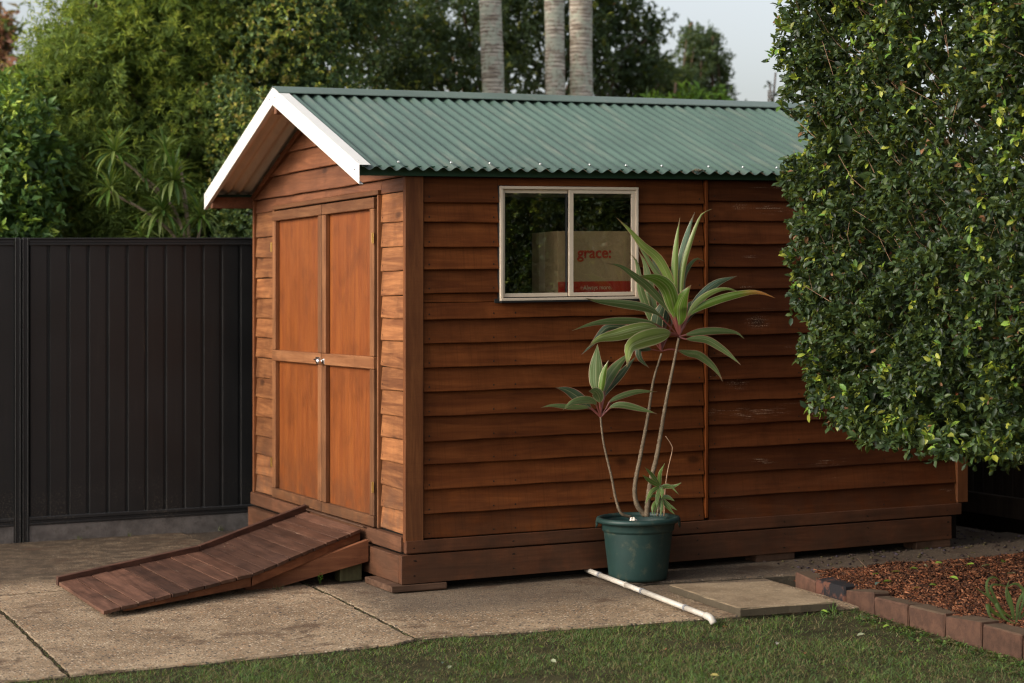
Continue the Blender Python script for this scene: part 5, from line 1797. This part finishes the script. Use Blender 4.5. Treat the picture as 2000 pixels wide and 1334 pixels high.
LF(N3, [(1166, 795), (1160, 785), (1143, 781), (1118, 786), (1099, 801)], 17, 'g', y3, y3 - .09, pet=.26)
LF(N3, [(1185, 795), (1192, 784), (1212, 774), (1245, 765), (1284, 765)], 13, 'g', y3, y3 - .02, pet=.26)
LF(N3, [(1186, 802), (1197, 793), (1218, 791), (1252, 799), (1283, 808)], 15, 'g', y3, y3 - .08, pet=.22)
N4 = (1289, 950); y4 = YB - 0.06
for pts, w_ in (([(1272, 926), (1259, 912)], 12), ([(1268, 938), (1254, 927)], 13), ([(1289, 926), (1298, 905)], 11), ([(1314, 950), (1331, 943)], 11), ([(1307, 948), (1326, 966)], 7),
                ([(1293, 960), (1292, 974)], 12), ([(1272, 961), (1260, 985)], 12), ([(1284, 972), (1282, 992)], 12)):
    LF(N4, pts, w_ * 0.8, 'q', y4, y4 - .05, pet=0.01)
N5 = (1290, 972)
for pts, w_ in (([(1304, 971), (1318, 979)], 12), ([(1292, 990), (1290, 1009)], 12), ([(1304, 990), (1319, 1006)], 11), ([(1276, 988), (1274, 1005)], 11), ([(1306, 986), (1323, 997)], 10), ([(1281, 992), (1277, 1008)], 8), ([(1275, 968), (1268, 976)], 9)):
    LF(N5, pts, w_ * 0.8, 'q', y4, y4 - .03, pet=0.01)

# white coral lump in the tub
cc = at(1237, 1002, -0.40)
cc = np.array([cc[0], cc[1], PC[2] + 0.334])
parts = []
for k in range(13):
    d = unit(rng.normal(0, 1, (1, 3)))[0] * np.array([0.016, 0.013, 0.012])
    r_ = rng.uniform(0.006, 0.011)
    v, f = lathe([(0.0001, -r_), (r_ * .7, -r_ * .7), (r_, 0), (r_ * .7, r_ * .7), (0.0001, r_)], tuple(cc + d + [0, 0, 0.010]), 8)
    parts.append((v, f))
v, f = join(parts)
mesh('coral_piece', v, f, M['coral'], None, smooth=True, label='small knobbly white coral lump lying in the green tub', cat='ornament')

# ------------------------------------------------------------------ pvc pipe
pp = empty('drain_pipe', (1.0, -0.8, -0.05), label='white plastic drain pipe lying across the concrete in front of the tub', cat='pipe')
pa, pb = np.array([1.075, 0.02, -0.018]), np.array([0.985, -1.505, -0.052])
pr = 0.0140
cuts = [0.0, 0.13, 0.36, 0.50, 0.84, 1.0]
for i in range(5):
    a = pa + (pb - pa) * (cuts[i] + 0.003); b = pa + (pb - pa) * (cuts[i + 1] - 0.003)
    v, f = tube([a, (a + b) / 2, b], pr, 18)
    mesh('pipe_length', v, f, M['pvc'], pp, smooth=False).data.polygons.foreach_set('use_smooth', [True] * (18 * 2) + [False] * 2)
    if i < 4:
        c = pa + (pb - pa) * cuts[i + 1]; dv = (pb - pa) / np.linalg.norm(pb - pa)
        v, f = tube([c - dv * 0.010, c + dv * 0.010], pr + 0.0025, 18)
        o = mesh('joint_ring', v, f, M['pvcring'] if i in (0, 2, 3) else M['pvc'], pp)
e1 = pb + np.array([0.0, -0.002, 0.0])
v, f = tube(spline([e1 + (pa - pb) * 0.012, e1, e1 + [0.004, -0.028, -0.008], e1 + [0.012, -0.040, -0.030]], 10), pr + 0.0035, 18)
mesh('elbow', v, f, M['pvc'], pp, smooth=True)

# ------------------------------------------------------------------ strappy clump, weeds, twigs, fallen leaves
cl = empty('strap_leaf_plant', (1.99, -2.86, 0.0), label='drooping strap-leaved clump at the lawn edge of the mulch bed', cat='plant')
cp = at(1985, 1222, -2.86)
cy0 = -2.86
strs = [([(1975, 1208), (1950, 1185), (1930, 1160), (1928, 1135), (1942, 1127), (1958, 1140)], 8, 0.02), ([(1960, 1200), (1942, 1165), (1935, 1145), (1950, 1142), (1970, 1146)], 7, 0.0),
        ([(1980, 1210), (1975, 1180), (1966, 1145)], 10, -0.03), ([(1985, 1215), (1990, 1175), (2010, 1140)], 8, 0.03), ([(1965, 1210), (1940, 1195), (1928, 1180), (1935, 1205), (1955, 1212)], 9, -0.06),
        ([(1975, 1205), (1950, 1190), (1945, 1180), (1965, 1210), (1992, 1220)], 8, -0.08), ([(1960, 1195), (1930, 1165), (1905, 1148)], 5, 0.03), ([(1990, 1205), (2000, 1160), (1985, 1140), (1960, 1150)], 8, 0.03),
        ([(1978, 1200), (1965, 1160), (1972, 1130)], 5, 0.05), ([(1990, 1210), (2020, 1180), (2040, 1190)], 8, 0.0)]
for pts, w_, dy in strs:
    P = np.array([at(p[0], p[1], cy0 + dy * (i / len(pts))) for i, p in enumerate(pts)])
    P[:, 2] = np.maximum(P[:, 2], 0.004)
    q = spline(P, 16); T = unit(np.gradient(q, axis=0))
    Sd = unit(np.cross(T, unit(q - np.array([CX, CY, CZ])))); t = np.linspace(0, 1, 16)
    hw = w_ * 0.62 / 2 * 8.6 / FPX * (0.75 + 0.5 * np.sin(t * 3.1)) * (1 - t ** 5)
    V = np.stack([q - Sd * hw[:, None], q + np.cross(Sd, T) * -0.0015, q + Sd * hw[:, None]], 1).reshape(-1, 3)
    F = np.array([[i * 3 + j, i * 3 + j + 1, i * 3 + j + 4, i * 3 + j + 3] for i in range(15) for j in range(2)])
    C = np.tile(np.array([0.075, 0.115, 0.035]) * rng.uniform(0.8, 1.2), (len(V), 1))
    npmesh('leaf', V, F, M['softleaf'], cl, col=C, smooth=True, org=tuple(P[0]))

st = ([], [], [])
n = 150
yy_ = rng.uniform(-3.5, -1.45, n); xx_ = BRX(yy_) - 0.03 - np.abs(rng.normal(0, 0.10, n))
for x, y in zip(xx_, yy_):
    m_ = rng.integers(4, 9); a = rng.uniform(0, 6.28, m_)
    Pn = np.tile([x, y, float(lawnz(x, y)) + 0.008], (m_, 1)) + rng.normal(0, 0.006, (m_, 3)) * [1, 1, 0.5]
    addl(st, leaves(Pn, np.stack([np.cos(a), np.sin(a), rng.uniform(0.1, 0.9, m_)], 1), np.tile([0, 0, 1.0], (m_, 1)) + rng.normal(0, .2, (m_, 3)), rng.uniform(0.014, 0.032, m_), rng.uniform(0.006, 0.013, m_),
                    np.tile(np.array([[0.05, 0.10, 0.028], [0.09, 0.14, 0.035], [0.12, 0.10, 0.05]])[rng.integers(0, 3)], (m_, 1)) * rng.uniform(0.7, 1.4, (m_, 1)), rich=True))
npmesh('ground_cover', np.vstack(st[0]), np.vstack(st[1]), M['leaf'], None, col=np.vstack(st[2]), kind='stuff', label='low leafy weeds and clippings along the foot of the brick edging')

# tufts along joints and bases
def tuft(name, x, y, z, n, h, label, cat, cols=(0.07, 0.13, 0.03), group=None):
    P = np.stack([x + rng.normal(0, 0.012, n), y + rng.normal(0, 0.012, n), np.full(n, z)], 1)
    g = np.tile(np.array(cols), (n, 1)) * rng.uniform(0.7, 1.3, (n, 1))
    V, F, C = strands(P, rng.uniform(0.5, 1, n) * h, np.full(n, 0.004), rng.normal(0, 0.5, (n, 2)), g, g)
    npmesh(name, V, F, M['grass'], None, col=C, label=label, cat=cat, group=group)


st = ([], [], [])
wp = np.array([-0.36, 0.42, -0.05])
for k in range(9):
    a = rng.uniform(0, 6.28); h = rng.uniform(0.02, 0.065)
    addl(st, leaves(np.array([[wp[0] + rng.normal(0, .006), wp[1] + rng.normal(0, .006), wp[2] + h]]), np.array([[math.cos(a), math.sin(a), 0.3]]), np.array([[0, 0, 1.0]]), np.array([0.02]), np.array([0.013]), np.array([[0.10, 0.24, 0.03]]), rich=True))
addl(st, leaves(np.tile(wp, (2, 1)), np.array([[0.1, 0, 1.0], [-0.15, 0, 1.0]]), np.array([[1.0, 0, 0], [1.0, 0, 0]]), np.array([0.06, 0.05]), np.array([0.004, 0.004]), np.tile([0.10, 0.20, 0.03], (2, 1)), rich=True))
npmesh('weed', np.vstack(st[0]), np.vstack(st[1]), M['leaf'], None, col=np.vstack(st[2]), label='small bright green weed sprouting beside the ramp post', cat='weed')
tuft('grass_tuft', 3.35, -0.02, -0.05, 26, 0.06, 'grass tuft at the foot of the far shed corner', 'weed')
tuft('grass_tuft', 1.72, -1.50, -0.085, 16, 0.075, 'tall grass tuft at the corner of the loose paver', 'weed')
tuft('grass_tuft', -0.62, 0.36, -0.055, 22, 0.05, 'dry grass tuft under the ramp', 'weed', (0.12, 0.10, 0.05))
for x_, lab in ((-1.12, 'leftmost weed along the fence plinth'), (-0.78, 'second weed along the fence plinth'), (-0.15, 'weed along the fence plinth nearest the shed')):
    tuft('plinth_weed', x_, 3.15, -0.052, 14, 0.045, lab, 'weed', (0.10, 0.11, 0.05))
# joint grit
def jreg(n):
    t = rng.random(n); k = rng.integers(0, 3, n)
    x = np.where(k == 0, -2.096, np.where(k == 1, -0.449 + 0.03 * (t * 2.3 - 0.9) * 0, rng.uniform(-2.0, 1.9, n)))
    y = np.where(k < 2, -1.35 + 2.2 * t, 0)
    y = np.where(k == 2, [edge_line(a) - abs(rng.normal(0, 0.018)) for a in x], y)
    x = np.where(k == 1, -0.449 + (y + 1.35) / 2.3 * 0.035, x)
    z = -0.052 + 0.022 * np.clip(y, -1.8, 0) - 0.004 - np.where(k == 2, 0.02, 0)
    return np.stack([x + rng.normal(0, 0.005, n), y, z], 1)
V, F, C = chips(2600, jreg, [(0.05, 0.035, 0.022), (0.09, 0.07, 0.035), (0.03, 0.022, 0.016), (0.06, 0.07, 0.025)], (0.004, 0.014), (0.002, 0.006))
npmesh('joint_debris', V, F, M['chip'], None, col=C, kind='stuff', label='dark grit and dead grass filling the slab joints')
# leaf litter on the far slab
def litreg(n):
    x = rng.uniform(2.2, 4.3, n); y = rng.uniform(-0.7, 2.2, n)
    return np.stack([x, y, np.full(n, -0.042) - 0.015 * (y > 0.41)], 1)
V, F, C = chips(900, litreg, [(0.06, 0.042, 0.036), (0.035, 0.025, 0.025), (0.09, 0.075, 0.035), (0.07, 0.055, 0.07)], (0.01, 0.03), (0.006, 0.014), 0.15)
npmesh('leaf_litter', V, F, M['chip'], None, col=C, kind='stuff', label='dark leaf litter on the shaded slab behind the bed')

V, F, C = chips(70, CHIPS_LATER, [(0.16, 0.15, 0.11), (0.09, 0.08, 0.05), (0.22, 0.20, 0.15)], (0.005, 0.016), (0.002, 0.005))
npmesh('leaf_debris', V, F, M['chip'], None, col=C, label='small wad of dry leaf debris caught on the roof edge above the wall batten', cat='debris')

# fallen leaves: on grass, mulch, concrete
spots = [((864, 1296), 'g', 'grey-green fallen leaf on the lawn, left part'), ((880, 1300), 'p', 'pale fallen leaf beside the grey-green one on the lawn'), ((1250, 1300), 'p', 'light fallen leaf at the middle front of the lawn'),
         ((1058, 1265), 'l', 'small lime leaf on the lawn below the pipe'), ((1076, 1289), 'p', 'cream fallen leaf low on the lawn left of centre'), ((1477, 1260), 'd', 'dark curled leaf on the lawn'), ((1520, 1255), 'w', 'small white petal on the lawn'),
         ((1575, 1275), 'o', 'orange-brown dead leaf on the lawn'), ((1673, 1242), 'p', 'pale green leaf on the lawn near the bricks'), ((1724, 1226), 'l', 'lime leaf on the lawn close to the brick edging'), ((1758, 1275), 'o', 'pinkish dead leaf on the lawn at the right'),
         ((1298, 1268), 'o', 'reddish dead leaf on the lawn below the pipe end'), ((1405, 1320), 'y', 'yellow leaf at the front edge of the lawn'), ((1420, 1225), 'o', 'brown dead leaf at the slab edge by the pipe end'), ((1603, 1192), 'l', 'lime leaf on the slab in front of the loose paver')]
TC = {'g': (0.12, 0.17, 0.14), 'p': (0.30, 0.32, 0.20), 'l': (0.22, 0.34, 0.05), 'd': (0.02, 0.035, 0.02), 'w': (0.6, 0.55, 0.48), 'o': (0.33, 0.14, 0.07), 'y': (0.45, 0.38, 0.12)}


def ground_at(px, py, z):
    k = (px - 1000) / FPX; v = np.array([*(_fwd + k * _rgt), (HOR - py) / FPX]); o = np.array([CX, CY, CZ]); nrm_ = np.array([-FA, -FB, 1])
    t = (z - nrm_ @ o) / (nrm_ @ v); p = o + t * v; return p[0], p[1]


def fallen(px, py, z, tone, label, L_=0.032, group='fallen leaves'):
    x, y = ground_at(px, py, z)
    a = rng.uniform(0, 6.28)
    V, F, C = leaves(np.array([[x, y, z]]), np.array([[math.cos(a), math.sin(a), rng.uniform(-0.1, 0.35)]]), unit(np.array([[rng.normal(0, .3), rng.normal(0, .3), 1.0]])), np.array([L_ * 1.25]), np.array([L_ * 0.62]),
                     np.array([TC[tone]]), rich=True, fold=0.25, droop=0.1)
    npmesh('fallen_leaf', V, F, M['leaf'], None, col=C, label=label, cat='leaf', group=group)


for (px, py), tn, lab in spots:
    x_, y_ = ground_at(px, py, -0.07)
    z = float(lawnz(x_, y_)) + 0.022
    if (px, py) == (1603, 1192): z = -0.078
    fallen(px, py, z, tn, lab)
for (px, py), tn, lab in [((1705, 1122), 'l', 'lime leaf on the mulch nearest the brick corner'), ((1725, 1137), 'l', 'small lime leaf just behind the third brick'), ((1795, 1112), 'l', 'largest pale green leaf on the mulch, lying in a pair'),
                          ((1812, 1108), 'p', 'pale leaf at the upper end of the pair on the mulch'), ((1760, 1117), 'y', 'yellow leaf on the mulch'), ((1825, 1100), 'l', 'lime leaf standing upright on the mulch back'), ((1832, 1145), 'l', 'lime leaf in the middle of the mulch'),
                          ((1962, 1096), 'l', 'lime leaf at the back right of the mulch'), ((1935, 1103), 'p', 'pale leaf left of the back right lime leaf'), ((1872, 1132), 'l', 'lime leaf left of the strap-leaved clump'), ((1985, 1120), 'p', 'pale leaf above the strap-leaved clump'),
                          ((1710, 1143), 'g', 'dull green leaf behind the fourth brick'), ((1885, 1105), 'l', 'lime leaf on the rear slope of the mulch'), ((1780, 1150), 'o', 'tan leaf on the mulch')]:
    x_, y_ = ground_at(px, py, 0.0)
    fallen(px, py, float(mz(np.float64(x_), np.float64(y_))) + 0.014, tn, lab, 0.045, 'fallen leaves')
v, f = tube([(*ground_at(1674, 1092, -0.02), -0.015), (*ground_at(1684, 1100, -0.03), -0.03), (*ground_at(1693, 1110, -0.04), -0.036)], [0.0022, 0.0028, 0.003], 6)
mesh('twig', v, f, M['branch'], None, label='short dark twig leaning on the slab at the back of the mulch', cat='twig')
